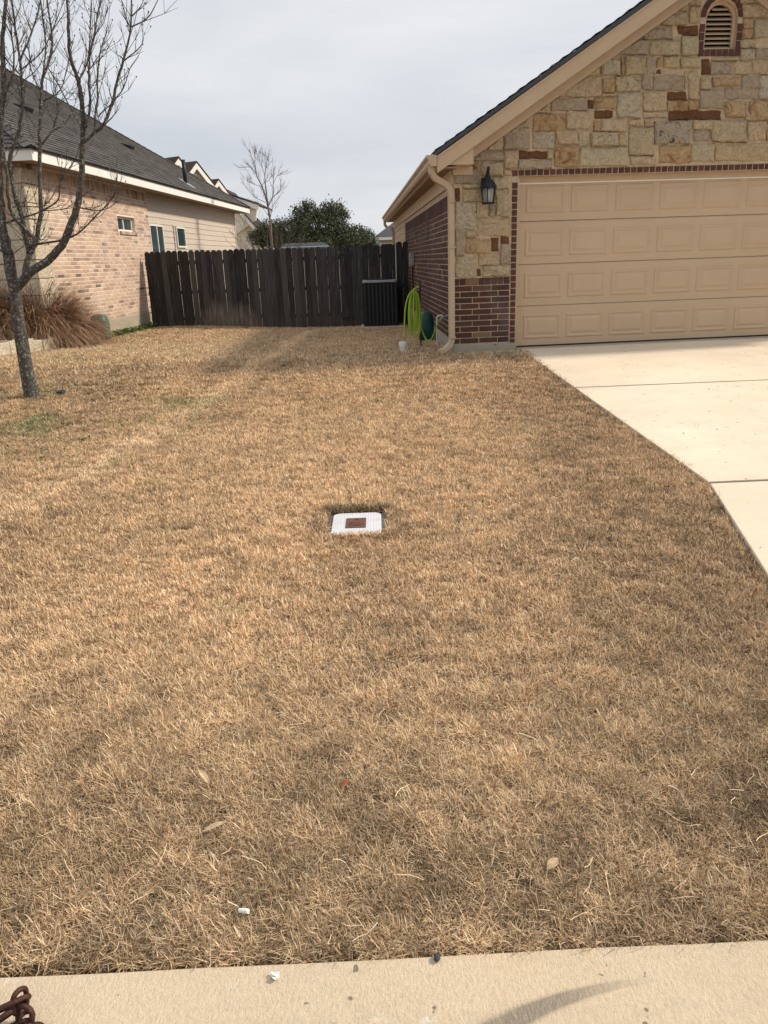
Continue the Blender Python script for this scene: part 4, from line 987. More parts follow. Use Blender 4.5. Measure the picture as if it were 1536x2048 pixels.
# free end: sagging loop to the wall tap
fa = FW.pt(UC, 0, 0); tx, ty = SW.pt(-.62, .06, 0).x, SW.pt(-.62, .06, 0).y
mb.tube(spl([(HX - .02, HY + .0, hz + .42), (HX + .02, HY + .02, hz + .26), (HX + .085, HY + .0, hz + .12), (HX + .15, HY - .04, hz + .13), (HX + .205, HY - .1, hz + .27), (HX + .25, HY - .22, hz + .385), (tx - .02, ty + .02, hz + .44)], 8), hr, 8)
tag(mb.build('garden_hose', M['hose'], smooth=True), 'bright lime green garden hose coiled on its stand', 'hose')
TP = empty('wall_tap', (tx, ty, hz + .45)); tag(TP, 'small metal hose tap low on the brick side wall', 'tap')
MB().tube([(tx - .03, ty + .03, hz + .435), (tx, ty, hz + .47), (tx + .075, ty, hz + .48)], .014, 8).build('spout', M['graymetal'], TP)
MB().lathe([(.006, 0), (.03, .004), (.03, .014), (.006, .018)], (tx, ty, hz + .495), 8).build('handle', M['rust'], TP)
# dark green rounded cover against the wall
def cover(name, cx, cy, zb, w, d, h, mat, label, az=0):
    mb = MB(); n = 18; rows = []
    prof = [(1.0, 0), (1.0, .55), (.97, .75), (.86, .90), (.62, .98), (.30, 1.0)]
    for s_, t in prof:
        for k in range(n):
            a = 2 * math.pi * k / n; c_, s2 = math.cos(a), math.sin(a); e_ = .55
            rows.append((cx + w / 2 * s_ * math.copysign(abs(c_) ** e_, c_), cy + d / 2 * s_ * math.copysign(abs(s2) ** e_, s2), zb + h * t))
    fs = [(r_ * n + k, r_ * n + (k + 1) % n, (r_ + 1) * n + (k + 1) % n, (r_ + 1) * n + k) for r_ in range(len(prof) - 1) for k in range(n)] + [tuple((len(prof) - 1) * n + k for k in range(n)), tuple(range(n))[::-1]]
    mb.add(rows, fs); o = mb.build(name, M[mat], smooth=True); tag(o, label, 'utility cover'); return o
cover('utility_cover', .79, 12.75, zg(.79, 12.75) - .02, .235, .26, .50, 'greenplastic', 'dark green rounded plastic cover behind the hose')
# white drain pipe
px_, py_ = SW.pt(-1.15, .07, 0).x, SW.pt(-1.15, .07, 0).y
tag(MB().tube(spl([(px_ - .03, py_, zg(px_, py_) - .05), (px_ - .03, py_, .55), (px_ - .03, py_, .76), (px_ - .02, py_, .815), (px_ + .02, py_, .835), (px_ + .09, py_, .835)], 5), .0135, 8).build('drain_pipe', M['pvc'], smooth=True), 'white plastic drain pipe bent into the brick side wall', 'pipe')
# white cleanout
cx_, cy_ = .344, 10.94; cz_ = zg(cx_, cy_)
CO = empty('cleanout', (cx_, cy_, cz_)); tag(CO, 'short white plastic cleanout pipe sticking up from the lawn', 'pipe')
MB().lathe([(.043, -.06), (.047, .09), (.047, .10)], (cx_, cy_, cz_), 16).build('pipe', M['pvc'], CO, smooth=True)
MB().lathe([(.056, .095), (.057, .150), (.053, .155), (.02, .156)], (cx_, cy_, cz_), 16).build('cap', M['pvc'], CO, smooth=False)
# electric disconnect
EB = empty('electrical_box', SW.pt(-6.55, .01, 1.4)); tag(EB, 'small grey electrical box on the dark brick side wall', 'electrical box')
mb = MB(); SW.slab(mb, -6.68, -6.44, 1.50, 1.75, .008, .10); mb.build('cabinet', M['graymetal'], EB, bevel=.008)
MB().tube([SW.pt(-6.5, .04, 1.50), SW.pt(-6.5, .04, .9), SW.pt(-6.52, .05, .3)], .016, 8).build('conduit', M['blackmetal'], EB)

# ------------------------------------------------------------------ wall lantern
lu, lz = FW.uv(977, 375, .14); lb = FW.pt(lu, .14, 0)
LT = empty('wall_lantern', FW.pt(lu, .03, 2.4)); tag(LT, 'black carriage style wall lantern beside the garage door', 'lantern')
cx, cy = lb.x, lb.y
z_b = FW.uv(977, 407, .14)[1]; z_c = FW.uv(977, 376, .14)[1]; z_t = FW.uv(977, 352, .14)[1]
mb = MB()
for k in range(6):
    a = R(60 * k + 15); a2 = a; r0, r1 = .074, .090
    mb.tube([(cx + r0 * math.cos(a), cy + r0 * math.sin(a), z_b + .01), (cx + r1 * math.cos(a), cy + r1 * math.sin(a), z_c)], .0065, 6)
mb.lathe([(.02, -.012), (.078, -.006), (.082, .0), (.082, .014), (.02, .016)], (cx, cy, z_b), 12)
mb.build('cage', M['blackmetal'], LT)
MB().lathe([(.104, -.006), (.106, .014), (.094, .03), (.082, .055), (.058, .085), (.035, .10), (.030, .125), (.018, .135), (.010, .165), (.003, .175)], (cx, cy, z_c), 12).build('cap', M['blackmetal'], LT, smooth=False)
for k in range(6):
    a, b_ = R(60 * k + 15), R(60 * k + 75)
    P = [Vector((cx + .070 * math.cos(a), cy + .070 * math.sin(a), z_b + .016)), Vector((cx + .070 * math.cos(b_), cy + .070 * math.sin(b_), z_b + .016)), Vector((cx + .084 * math.cos(b_), cy + .084 * math.sin(b_), z_c - .006)), Vector((cx + .084 * math.cos(a), cy + .084 * math.sin(a), z_c - .006))]
    mid = (P[0] + P[1]) / 2 - Vector((cx, cy, P[0].z)); mb = MB(); mb.prism(P, -mid.normalized() * .003); mb.build('pane', M['lampglass'], LT)
MB().lathe([(.012, 0), (.014, .06), (.024, .09), (.022, .12), (.008, .15)], (cx, cy, z_b + .016), 10).build('bulb', M['bulb'], LT, smooth=True)
bp = FW.pt(lu - .01, .035, 0)
mb = MB(); mb.tube(spl([(bp.x, bp.y, z_c + .05), (bp.x, bp.y - .05, z_c + .14), (cx, cy + .05, z_c + .235), (cx, cy + .0, z_c + .225), (cx, cy, z_c + .16)], 6), [.013] * 25, 8); mb.build('arm', M['blackmetal'], LT, smooth=True)
mb = MB(); FW.slab(mb, lu - .075, lu + .055, z_c - .04, z_c + .13, .028, .05); mb.build('backplate', M['blackmetal'], LT, bevel=.012)

# ------------------------------------------------------------------ meter box in the lawn
bx0, bx1, by0, by1 = -.308, -.018, 4.105, 4.50; bz = zg(-.16, 4.30) + .0
MBX = empty('meter_box', (-.16, 4.30, bz)); tag(MBX, 'white lidded water meter box set in the dry lawn', 'meter box')
def rr3(x0, x1, y0, y1, r, z, n=4): return [Vector((x, y, z)) for x, y in rrect(x0, x1, y0, y1, r, n)]
MB().prism(rr3(bx0 - .022, bx1 + .026, by0 - .022, by1 + .024, .04, bz - .08), Vector((0, 0, .082))).build('rim', M['boxrim'], MBX, bevel=.004)
MB().prism(rr3(bx0, bx1, by0, by1, .05, bz + .0025), Vector((0, 0, .010))).build('lid', M['lid'], MBX, bevel=.004)
ix0, ix1, iy0, iy1 = -.226, -.108, 4.215, 4.385
RL = MB().box(ix0, ix1, iy0, iy1, bz + .013, bz + .017).build('reader_door', M['rustlid'], MBX)
mb = MB()
for a, c_, L, w in ((.02, .03, .07, .006), (.018, .055, .03, .007), (.055, .055, .012, .03), (.075, .055, .03, .007), (.02, .08, .02, .007), (.05, .085, .03, .006)):
    mb.box(ix0 + a, ix0 + a + L, iy0 + c_, iy0 + c_ + w, bz + .0171, bz + .0195)
mb.build('raised_marks', M['rustlid'], RL)
MB().lathe([(.008, 0), (.008, .0012)], ((ix0 + ix1) / 2 + .006, iy1 - .028, bz + .0172), 10).build('finger_hole', M['dark'], RL)

# ------------------------------------------------------------------ planting bed by the left house
ED = empty('stone_edging', at(40, 705, 13.3)); ED.location.z = .3; tag(ED, 'low edging of pale limestone blocks round the planting bed', 'edging')
p0 = Vector((-6.35, 12.25, 0)); pA = ongr(5, 716); pB = ongr(122, 698)
cpts = [pA + (pA - pB) * .9, pA, (pA + pB) / 2 + Vector((.03, 0, 0)), pB, pB + Vector((-.28, .42, 0)), pB + Vector((-.75, .62, 0))]
cv = spl(cpts, 24); L_ = 0; last = None; seg = []
for p in cv: 
    seg.append((L_ if last is None else L_ + (p - last).length, p)); L_ = seg[-1][0]; last = p
def along(s): 
    for (a, p), (b_, q_) in zip(seg[:-1], seg[1:]):
        if a <= s <= b_: return p.lerp(q_, (s - a) / max(1e-6, b_ - a))
    return seg[-1][1]
s = 0
while s < L_ - .1:
    w = random.uniform(.24, .42); a, b_ = along(s + .008), along(min(L_, s + w - .008)); d = (b_ - a); nn = Vector((d.y, -d.x, 0)).normalized(); zb = zg(a.x, a.y)
    h = random.uniform(.20, .25); j = lambda: Vector((random.uniform(-.012, .012), random.uniform(-.012, .012), random.uniform(-.012, .012)))
    A, B = Vector((a.x, a.y, zb - .03)), Vector((b_.x, b_.y, zg(b_.x, b_.y) - .03))
    P = [A + nn * .02 + j(), B + nn * .02 + j(), B - nn * .16, A - nn * .16]; T = [p + Vector((0, 0, h + .03)) + j() for p in P]
    MB().box8(P + T).build('stone', M['limestone'], ED, bevel=.012); s += w
# ornamental grass clumps
def blades(base, n, L0, L1, spread, width, droop, seed, zbias=.25):
    r = np.random.default_rng(seed); vs = []; fs = []; val = []
    for i in range(n):
        a = r.uniform(0, 2 * math.pi); rad = abs(r.normal(0, .24)); bx, by = base[0] + rad * math.cos(a), base[1] + rad * math.sin(a)
        a += r.normal(0, .7); L = r.uniform(L0, L1); th = r.uniform(zbias, spread); w = width * r.uniform(.6, 1.3)
        p = np.array([bx, by, base[2]]); dirh = np.array([math.cos(a), math.sin(a)]); side = np.array([-math.sin(a), math.cos(a), 0]) * w; nS = 6; o = len(vs)
        dr = droop * r.uniform(.5, 1.3)
        for k in range(nS + 1):
            ww = side * (1 - .8 * k / nS); vs.append(tuple(p - ww)); vs.append(tuple(p + ww)); val += [0, 0]
            st = L / nS; p = p + np.array([dirh[0] * math.sin(th), dirh[1] * math.sin(th), math.cos(th)]) * st; th = min(2.3, th + dr / nS); a2 = r.normal(0, .06)
            dirh = np.array([dirh[0] * math.cos(a2) - dirh[1] * math.sin(a2), dirh[0] * math.sin(a2) + dirh[1] * math.cos(a2)])
        v = r.uniform(0, 1)
        for k in range(nS): fs.append((o + 2 * k, o + 2 * k + 1, o + 2 * k + 3, o + 2 * k + 2)); 
        val[o:o + 2 * nS + 2] = [v] * (2 * nS + 2)
    return vs, fs, val
def blade_obj(name, vs, fs, val, mat):
    me = bpy.data.meshes.new(name); me.from_pydata(vs, [], fs); me.materials.append(mat)
    at_ = me.attributes.new('blade', 'FLOAT', 'POINT'); at_.data.foreach_set('value', val); return me
def clump(px, py, Y, n, L0, L1, label, seed, w=.0065):
    p = at(px, py, Y); b0 = (p.x, p.y, zg(p.x, p.y) + .05)
    vs, fs, val = blades(b0, n, L0, L1, 1.05, w, 1.75, seed, .0)
    o = link('ornamental_grass', blade_obj('ornamental_grass', vs, fs, val, M['reed'])); tag(o, label, 'ornamental grass', 'brown ornamental grasses in the bed'); return o
clump(78, 668, 15.05, 12500, 1.05, 1.58, 'large mound of dry brown ornamental grass against the pale corner stones', 5)
clump(-10, 672, 14.7, 8500, 1.05, 1.6, 'dry brown ornamental grass behind the young tree trunk', 6)
# teal cover by the left wall
pc = LW.pt(-3.45, .21, 0)
cover('utility_cover', pc.x, pc.y, zg(pc.x, pc.y) - .02, .34, .34, .56, 'tealplastic', 'teal plastic cover against the pale brick wall')
# weeds along the foundation
def weed_patch(name, spots, label, seed, size=.045, mat='weed', h=.10):
    r = random.Random(seed); mb = MB()
    for x, y, n, rad in spots:
        for i in range(n):
            a = r.uniform(0, 6.28); q_ = rad * math.sqrt(r.random()); X, Y = x + q_ * math.cos(a), y + q_ * math.sin(a); z = zg(X, Y) + r.uniform(.005, h)
            s_ = size * r.uniform(.5, 1.2); d = Vector((r.uniform(-1, 1), r.uniform(-1, 1), r.uniform(-.3, .6))).normalized(); e_ = d.cross(Vector((r.uniform(-1, 1), r.uniform(-1, 1), 1))).normalized()
            c_ = Vector((X, Y, z)); mb.add([c_ - d * s_ * .5, c_ + e_ * s_ * .28, c_ + d * s_ * .5, c_ - e_ * s_ * .28], [(0, 1, 2, 3)])
    o = link(name, mb.mesh(name, M[mat])); tag(o, label, 'weeds', kind='stuff'); return o
sp = []
for k in range(34):
    u = -3.1 + 3.0 * k / 33; p = LW.pt(u, .10 + random.uniform(0, .12), 0); sp.append((p.x, p.y, random.randint(26, 70), .13))
for k in range(8): p = LW.pt(.2 + k * .22, 0, 0); q_ = PFW.pt(.15 + k * .2, .08, 0); sp.append((q_.x, q_.y, 10, .1))
weed_patch('foundation_weeds', sp, 'green weeds growing along the foot of the pale brick wall', 1, .06, h=.13)
rw = random.Random(9); sp = []
for k in range(46):
    p = ongr(rw.uniform(-40, 190), rw.uniform(845, 930)); sp.append((p.x, p.y, rw.randint(3, 12), .07))
for k in range(10): p = ongr(rw.uniform(190, 300), rw.uniform(830, 880)); sp.append((p.x, p.y, 3, .05))
weed_patch('lawn_weeds', sp, 'scattered low green weeds in the lawn near the young tree', 2, .030, h=.045)
rw = random.Random(4); sp = []
for k in range(30): p = ongr(rw.gauss(215, 60), rw.gauss(788, 9)); sp.append((p.x, p.y, 16, .14))
for k in range(8): p = ongr(rw.gauss(205, 25), rw.gauss(720, 3)); sp.append((p.x, p.y, 10, .10))
for k in range(5): p = ongr(rw.gauss(290, 10), rw.gauss(729, 2)); sp.append((p.x, p.y, 8, .07))
weed_patch('leaf_litter', sp, 'dead leaf litter and bare twigs on the lawn beside the tree trunk', 3, .04, 'twigs', .03)

# ------------------------------------------------------------------ young bare tree (front left)
TR = empty('young_tree', ongr(65, 797)); tag(TR, 'young leafless tree with lichen-spotted trunk on the front lawn', 'tree')
TB = ongr(65, 797); TY = TB.y
S1 = 4.655
def z1(x, y): return (x / S1, y / S1)
def z2(x, y): return (x / S1, 400 + y / S1)
K = 1543 / (TY * .95)                         # pixels per metre at the tree
def limb(pix, r0, r1, dy0=0., dy1=0.):
    n = len(pix); return [at(x, y, TY + dy0 + (dy1 - dy0) * i / (n - 1)) for i, (x, y) in enumerate(pix)], [r0 + (r1 - r0) * i / (n - 1) for i in range(n)]
limbs = []
trunk = limb([(68, 806), (65, 795), (54, 744), (43, 680), (36, 640), (32, 602), (29, 575), (22, 545), (17, 510)], .078, .056)
trunk[1][0] = .125; trunk[1][1] = .088
limbs.append(limb([(17, 510), (8, 475), (3, 440), (0, 400), (-3, 330), (0, 247), (8, 170), (5, 90), (12, 0), (10, -90)], .055, .012, 0, .25))
L1 = [(30, 580)] + [z2(*p) for p in ((280, 680), (440, 570), (575, 425), (650, 260), (715, 60))] + [z1(*p) for p in ((755, 1700), (770, 1400), (780, 1150), (745, 850), (725, 740), (650, 500), (635, 200), (625, 0), (630, -260))]
limbs.append(limb(L1, .048, .006, 0, -.35))
limbs.append(limb([z1(*p) for p in ((775, 1330), (880, 1230), (885, 1110), (910, 900), (905, 750), (930, 500), (985, 320), (1000, 230))], .014, .003, -.2, -.35))
limbs.append(limb([z1(*p) for p in ((880, 1230), (960, 1170), (1050, 950), (1090, 750), (1150, 560), (1190, 400), (1220, 250), (1225, 0), (1240, -260))], .017, .005, -.2, -.1))
for q_ in (((1060, 940), (1150, 820), (1210, 640), (1290, 520)), ((1150, 570), (1310, 430), (1345, 300)), ((1225, 250), (1370, 170), (1470, 0), (1500, -100)), ((1215, 250), (1110, 95)), ((920, 1075), (1000, 1000), (1050, 950)), ((970, 1170), (1070, 1060), (1100, 980)), ((1230, 150), (1310, 60), (1360, -60)), ((1050, 940), (1020, 850), (1030, 790)), ((1150, 560), (1110, 510))):
    limbs.append(limb([z1(*p) for p in q_], .007, .0022, -.15, -.1))
limbs.append(limb([z1(*p) for p in ((800, 1190), (840, 1000), (830, 800), (830, 650), (840, 480), (880, 320), (905, 150), (935, 0), (950, -250))], .013, .005, -.25, 0))
limbs.append(limb([z1(*p) for p in ((735, 745), (800, 620), (830, 450), (850, 0), (850, -200))], .008, .004, -.3, -.5))
for q_ in (((725, 745), (640, 660)), ((840, 640), (920, 520), (985, 440), (1010, 410)), ((880, 320), (960, 220), (1005, 70)), ((905, 130), (870, 80)), ((840, 280), (800, 190)), ((840, 830), (930, 690))):
    limbs.append(limb([z1(*p) for p in q_], .005, .002, -.2, -.1))
LB = [(48, 556)] + [z2(*p) for p in ((255, 560), (290, 480), (330, 380), (375, 170), (380, 0))] + [z1(*p) for p in ((370, 1350), (385, 900), (400, 720), (470, 530), (480, 300), (440, 0), (430, -260))]
limbs.append(limb(LB, .032, .006, -.05, .35))
for q_, a, b_ in ((((385, 1350), (490, 1210), (520, 1080), (530, 950), (500, 750), (510, 600)), .010, .003), (((400, 700), (425, 420), (400, 200), (380, 0), (370, -150)), .009, .004), (((390, 950), (560, 840), (640, 560), (680, 380)), .008, .0025), (((480, 300), (560, 180), (690, 10)), .006, .002), (((470, 530), (580, 330), (600, 290)), .005, .002), (((500, 1210), (600, 1160), (680, 1020), (720, 880)), .006, .002), (((385, 1380), (280, 1250), (250, 1150)), .005, .002), (((440, 620), (560, 820), (680, 1050), (770, 1190)), .006, .006)):
    limbs.append(limb([z1(*p) for p in q_], a, b_, .2, .4))
L3 = [z2(*p) for p in ((330, 370), (210, 250), (110, 130), (80, 0))] + [z1(*p) for p in ((60, 1600), (20, 1300), (10, 1000), (60, 850), (125, 650), (120, 400), (60, 230), (10, 150))]
limbs.append(limb(L3, .020, .004, 0, -.3))
L4 = [z2(*p) for p in ((265, 500), (230, 280), (180, 80), (150, 0))] + [z1(*p) for p in ((90, 1500), (170, 1250), (205, 1000), (205, 780), (185, 560), (140, 250), (110, 0), (90, -250))]
limbs.append(limb(L4, .026, .007, 0, .4))
for q_, a, b_ in ((((185, 560), (270, 370), (340, 170), (380, 0), (420, -160)), .011, .004), (((200, 650), (390, 480), (480, 300), (560, 100), (640, -100)), .007, .003), (((190, 700), (80, 580), (0, 450), (-60, 350)), .009, .003), (((210, 760), (350, 640), (410, 500)), .005, .002), (((130, 200), (190, 60), (200, -60)), .006, .003), (((160, 320), (90, 150), (30, 0)), .006, .003), (((290, 290), (230, 120), (210, 0)), .005, .002), (((200, 470), (260, 560), (330, 760), (385, 880)), .006, .004)):
    limbs.append(limb([z1(*p) for p in q_], a, b_, .1, .3))
for q_, a, b_ in (((z2(250, 440), z2(345, 410), z2(590, 370), z2(740, 300), z2(930, 110), z2(1030, 0), z1(1080, 1750), z1(1090, 1480)), .013, .003), ((z2(720, 65), z2(850, 95), z2(950, 95), z2(1060, 40), z1(1100, 1780), z1(1140, 1640)), .007, .002), ((z2(740, 300), z2(730, 200), z2(725, 110)), .004, .002), ((z2(750, 295), z2(800, 340)), .003, .002), ((z2(60, 215), z2(210, 165), z2(370, 110), z2(540, 0), z1(560, 1700), z1(700, 1480), z1(750, 1320)), .011, .004), ((z2(110, 520), z2(190, 450), z2(300, 410)), .005, .002), ((z2(90, 915), z2(40, 915), z2(-60, 880)), .018, .012), ((z2(85, 525), z2(20, 475), z2(-60, 440)), .016, .010), ((z2(120, 65), z2(250, 60), z2(420, 45), z1(560, 1700)), .007, .003), ((z2(400, 100), z2(590, 85), z2(690, 30), z1(830, 1780), z1(880, 1770)), .006, .002), ((z2(40, 200), z2(160, 240)), .004, .002)):
    limbs.append(limb(q_, a, b_, 0, -.15))
mb = MB(); mb.tube(spl(trunk[0], 4), list(np.interp(np.linspace(0, 1, (len(trunk[0]) - 1) * 4 + 1), np.linspace(0, 1, len(trunk[1])), trunk[1])), 12)
mb.build('trunk', M['bark'], TR, smooth=True)
rt = random.Random(12); mb = MB(); twigs = MB(); buds = MB()
for P, rad in limbs:
    Q = spl(P, 5); rr2 = list(np.interp(np.linspace(0, 1, len(Q)), np.linspace(0, 1, len(rad)), rad)); Q = [p + Vector((rt.uniform(-1, 1), rt.uniform(-1, 1), 0)) * min(.006, rr2[i] * .3) for i, p in enumerate(Q)]
    mb.tube(Q, rr2, 7 if rad[0] > .012 else 5)
    tot = sum((Q[i + 1] - Q[i]).length for i in range(len(Q) - 1))
    for t in range(int(tot / .055)):
        i = rt.randrange(1, len(Q) - 1); p = Q[i]; d = (Q[i + 1] - Q[i - 1]).normalized()
        if rr2[i] > .03: continue
        s_ = Vector((rt.uniform(-1, 1), rt.uniform(-1, 1), rt.uniform(-.2, .8))).normalized(); d2 = (d * .8 + s_ * .75).normalized(); L = rt.uniform(.05, .26) if rt.random() < .8 else rt.uniform(.26, .5)
        e_ = p + d2 * L * .55; f_ = e_ + (d2 + Vector((0, 0, .5))).normalized() * L * .45; q0 = min(.0036, rr2[i] * .6)
        twigs.tube([p, e_, f_], [q0, q0 * .75, q0 * .4], 4)
        if L > .16:
            for w_ in range(2):
                g_ = (d2 + Vector((rt.uniform(-1, 1), rt.uniform(-1, 1), rt.uniform(0, .8)))).normalized(); twigs.tube([e_, e_ + g_ * L * .4], [q0 * .6, q0 * .3], 4)
        if rt.random() < .55:
            buds.add([f_ + Vector(v_) * .008 for v_ in ((1, 0, 0), (-1, 0, 0), (0, 1, 0), (0, -1, 0), (0, 0, 1.4), (0, 0, -1.4))], [(0, 2, 4), (2, 1, 4), (1, 3, 4), (3, 0, 4), (2, 0, 5), (1, 2, 5), (3, 1, 5), (0, 3, 5)])
mb.build('limbs', M['bark'], TR, smooth=True)
tw = twigs.build('crown', M['bark'], TR); bd = buds.build('buds', M['bark2'], tw)

# ------------------------------------------------------------------ things behind the fence
BT_ = empty('bare_tree', at(546, 560, 25.5)); BT_.location.z = .1; tag(BT_, 'slim leafless tree rising behind the dark fence', 'tree')
def z3(x, y): return (460 + x / 4.8, 280 + y / 4.8)
bl = [([(402, 1250), (400, 1020), (385, 780), (365, 650), (345, 560), (300, 430), (260, 350), (230, 230), (185, 90)], .045, .006), ([(367, 640), (345, 480), (335, 350), (345, 270), (360, 150)], .022, .005), ([(370, 630), (410, 540), (415, 400), (415, 270)], .018, .005),
      ([(410, 545), (470, 500), (505, 420)], .010, .003), ([(335, 350), (300, 240), (270, 160)], .010, .003), ([(310, 450), (220, 420), (160, 390)], .009, .003), ([(250, 330), (190, 260), (110, 270)], .009, .003), ([(340, 600), (230, 540), (140, 440)], .010, .003), ([(380, 740), (300, 640), (230, 600)], .009, .003), ([(385, 760), (410, 640), (460, 560)], .010, .003), ([(415, 420), (450, 350), (465, 340)], .007, .003), ([(345, 270), (375, 220), (365, 180)], .006, .003), ([(300, 430), (380, 380), (415, 330)], .006, .003), ([(230, 230), (240, 170), (235, 120)], .006, .003)]
rb_ = random.Random(31); tr = MB(); cr = MB()
for i, (pp, r0, r1) in enumerate(bl):
    d0 = rb_.uniform(-.3, .3) if i else 0; Q = spl([at(*z3(*p), 25.5 + d0 * k / len(pp)) for k, p in enumerate(pp)], 4); rr2 = np.linspace(r0, r1, len(Q)); (tr if i == 0 else cr).tube(Q, list(rr2), 6)
    for t in range(9 if i else 24):
        j = rb_.randrange(len(Q) // 3 if i == 0 else 1, len(Q) - 1); d = (Q[j + 1] - Q[j]).normalized(); e_ = (d + Vector((rb_.uniform(-1, 1), rb_.uniform(-1, 1), rb_.uniform(-.1, .6))) * .8).normalized(); L = rb_.uniform(.2, .55)
        m_ = Q[j] + e_ * L * .5; f_ = m_ + (e_ + Vector((0, 0, .35))).normalized() * L * .5; cr.tube([Q[j], m_, f_], [.0045, .0035, .002], 4)
        for w_ in range(2):
            g_ = (e_ + Vector((rb_.uniform(-1, 1), rb_.uniform(-1, 1), rb_.uniform(0, .7)))).normalized(); cr.tube([m_, m_ + g_ * L * rb_.uniform(.25, .5)], [.003, .0018], 4)
tr.build('trunk', M['bark3'], BT_, smooth=True); cr.build('crown', M['bark3'], BT_)
# bushy leafless shrub at its foot
r_ = random.Random(21); pb = at(545, 520, 25.0); pb.z = .1; mb = MB()
for k in range(60):
    a = r_.uniform(0, 6.28); th = r_.uniform(.15, 1.15); L = r_.uniform(1.6, 2.7); d = Vector((math.sin(th) * math.cos(a), math.sin(th) * math.sin(a) * .6, math.cos(th))); p = pb.copy(); p.z += .9; pts = [p]
    for j in range(4): d = (d + Vector((r_.uniform(-.15, .15), r_.uniform(-.15, .15), .05))).normalized(); p = p + d * L * .2; pts.append(p)
    mb.tube(pts, [.011, .009, .007, .005, .003], 4)
    for j in range(4):
        q_ = pts[r_.randint(1, 4)]; e_ = (d + Vector((r_.uniform(-1, 1), r_.uniform(-1, 1), r_.uniform(-.2, .8)))).normalized(); mb.tube([q_, q_ + e_ * r_.uniform(.15, .4)], [.005, .002], 4)
mb.tube([pb, pb + Vector((0, 0, .95))], .05, 6)
o = mb.build('leafless_shrub', M['bark2']); tag(o, 'spreading leafless shrub showing just above the dark fence', 'shrub')
# live oaks
def leafy(name, blobs, Y, lab, seed, n, leaf=.10, base_px=None, dark=None):
    r = np.random.default_rng(seed); bx, by = base_px; root = at(bx, by, Y); root.z = .1
    t = empty(name, root); tag(t, lab, 'tree')
    tr = MB(); cs = []
    for x, y, rx, rz in blobs:
        c_ = at(x, y, Y); k = Y * .95 / 1543; cs.append((c_, rx * k, rz * k))
        tr.tube([root, root.lerp(c_, .45) + Vector((0, 0, .3)), c_], [.16, .09, .03], 6)
    tr.build('trunk', M['bark'], t)
    vs = []; fs = []; wts = np.array([a * b_ for _, a, b_ in cs]); wts = wts / wts.sum()
    # leaf clumps: sub-centres spread in the crown, leaves round each
    for ci, (c_, rx, rz) in enumerate(cs):
        m_ = int(n * wts[ci] / 26)
        for q_ in range(m_):
            d = r.normal(size=3); d /= np.linalg.norm(d); rad = r.uniform(.25, 1.0) ** .5
            s0 = np.array([c_.x + d[0] * rx * rad, c_.y + d[1] * rx * rad, c_.z + d[2] * rz * rad]); cr_ = r.uniform(.10, .26)
            for j in range(26):
                e_ = r.normal(size=3); p = s0 + e_ * cr_ * .55; a = r.normal(size=3); a /= np.linalg.norm(a); b_ = np.cross(a, r.normal(size=3)); b_ /= np.linalg.norm(b_) + 1e-9; s_ = leaf * r.uniform(.5, 1.1); o = len(vs)
                vs += [tuple(p - a * s_ * .5), tuple(p + b_ * s_ * .25), tuple(p + a * s_ * .5), tuple(p - b_ * s_ * .25)]; fs.append((o, o + 1, o + 2, o + 3))
    me = bpy.data.meshes.new('crown'); me.from_pydata(vs, [], fs); me.materials.append(M['leaf_oak']); link('crown', me, t); return t
leafy('live_oak', [(635, 452, 60, 34), (662, 432, 36, 24), (605, 430, 24, 16), (585, 465, 45, 26), (640, 480, 70, 24), (665, 418, 18, 14), (615, 414, 16, 10), (690, 475, 34, 20)], 34, 'broad dark evergreen oak behind the grey shed roof', 2, 24000, .105, (630, 520))
leafy('live_oak', [(540, 462, 30, 18), (522, 476, 24, 16), (565, 480, 34, 18)], 40, 'dark evergreen tree behind the slim bare tree', 5, 9000, .12, (535, 520))
leafy('live_oak', [(712, 470, 30, 18), (735, 478, 22, 14), (700, 484, 34, 12), (725, 488, 34, 10)], 44, 'lower olive green tree beyond the gate hinges', 3, 8000, .12, (715, 520))
# shed with ribbed roof
SHD = empty('garden_shed', at(600, 520, 27)); SHD.location.z = .1; tag(SHD, 'small shed with ribbed grey roof behind the fence', 'shed')
a = at(560, 496, 26.4); b_ = at(660, 500, 26.4); c_ = at(644, 485, 28.2); d_ = at(572, 487, 28.2)
zl = a.z; b_.z = zl; d_.z = c_.z
mb = MB(); mb.prism([a, b_, c_, d_], Vector((0, 0, -.04))); rf = mb.build('roof', M['roof_grey'], SHD)
for k in range(1, 5):
    t = k / 5; p, q_ = a.lerp(d_, t), b_.lerp(c_, t); mb = MB(); dd_ = (d_ - a).normalized() * .03; mb.box8([p, q_, q_ + dd_, p + dd_, p + Vector((0, 0, .03)), q_ + Vector((0, 0, .03)), q_ + dd_ + Vector((0, 0, .03)), p + dd_ + Vector((0, 0, .03))]); mb.build('rib', M['roof_grey'], rf)
mb = MB(); mb.box8([Vector((p.x, p.y, .1)) for p in (a + Vector((.2, .2, 0)), b_ + Vector((-.2, .2, 0)), c_ + Vector((-.1, -.2, 0)), d_ + Vector((.2, -.2, 0)))] + [Vector((p.x, p.y, zl + (.0 if i < 2 else -.02))) for i, p in enumerate((a + Vector((.2, .2, 0)), b_ + Vector((-.2, .2, 0)), c_ + Vector((-.1, -.2, 0)), d_ + Vector((.2, -.2, 0))))]); mb.build('wall', M['tan_siding'], SHD)
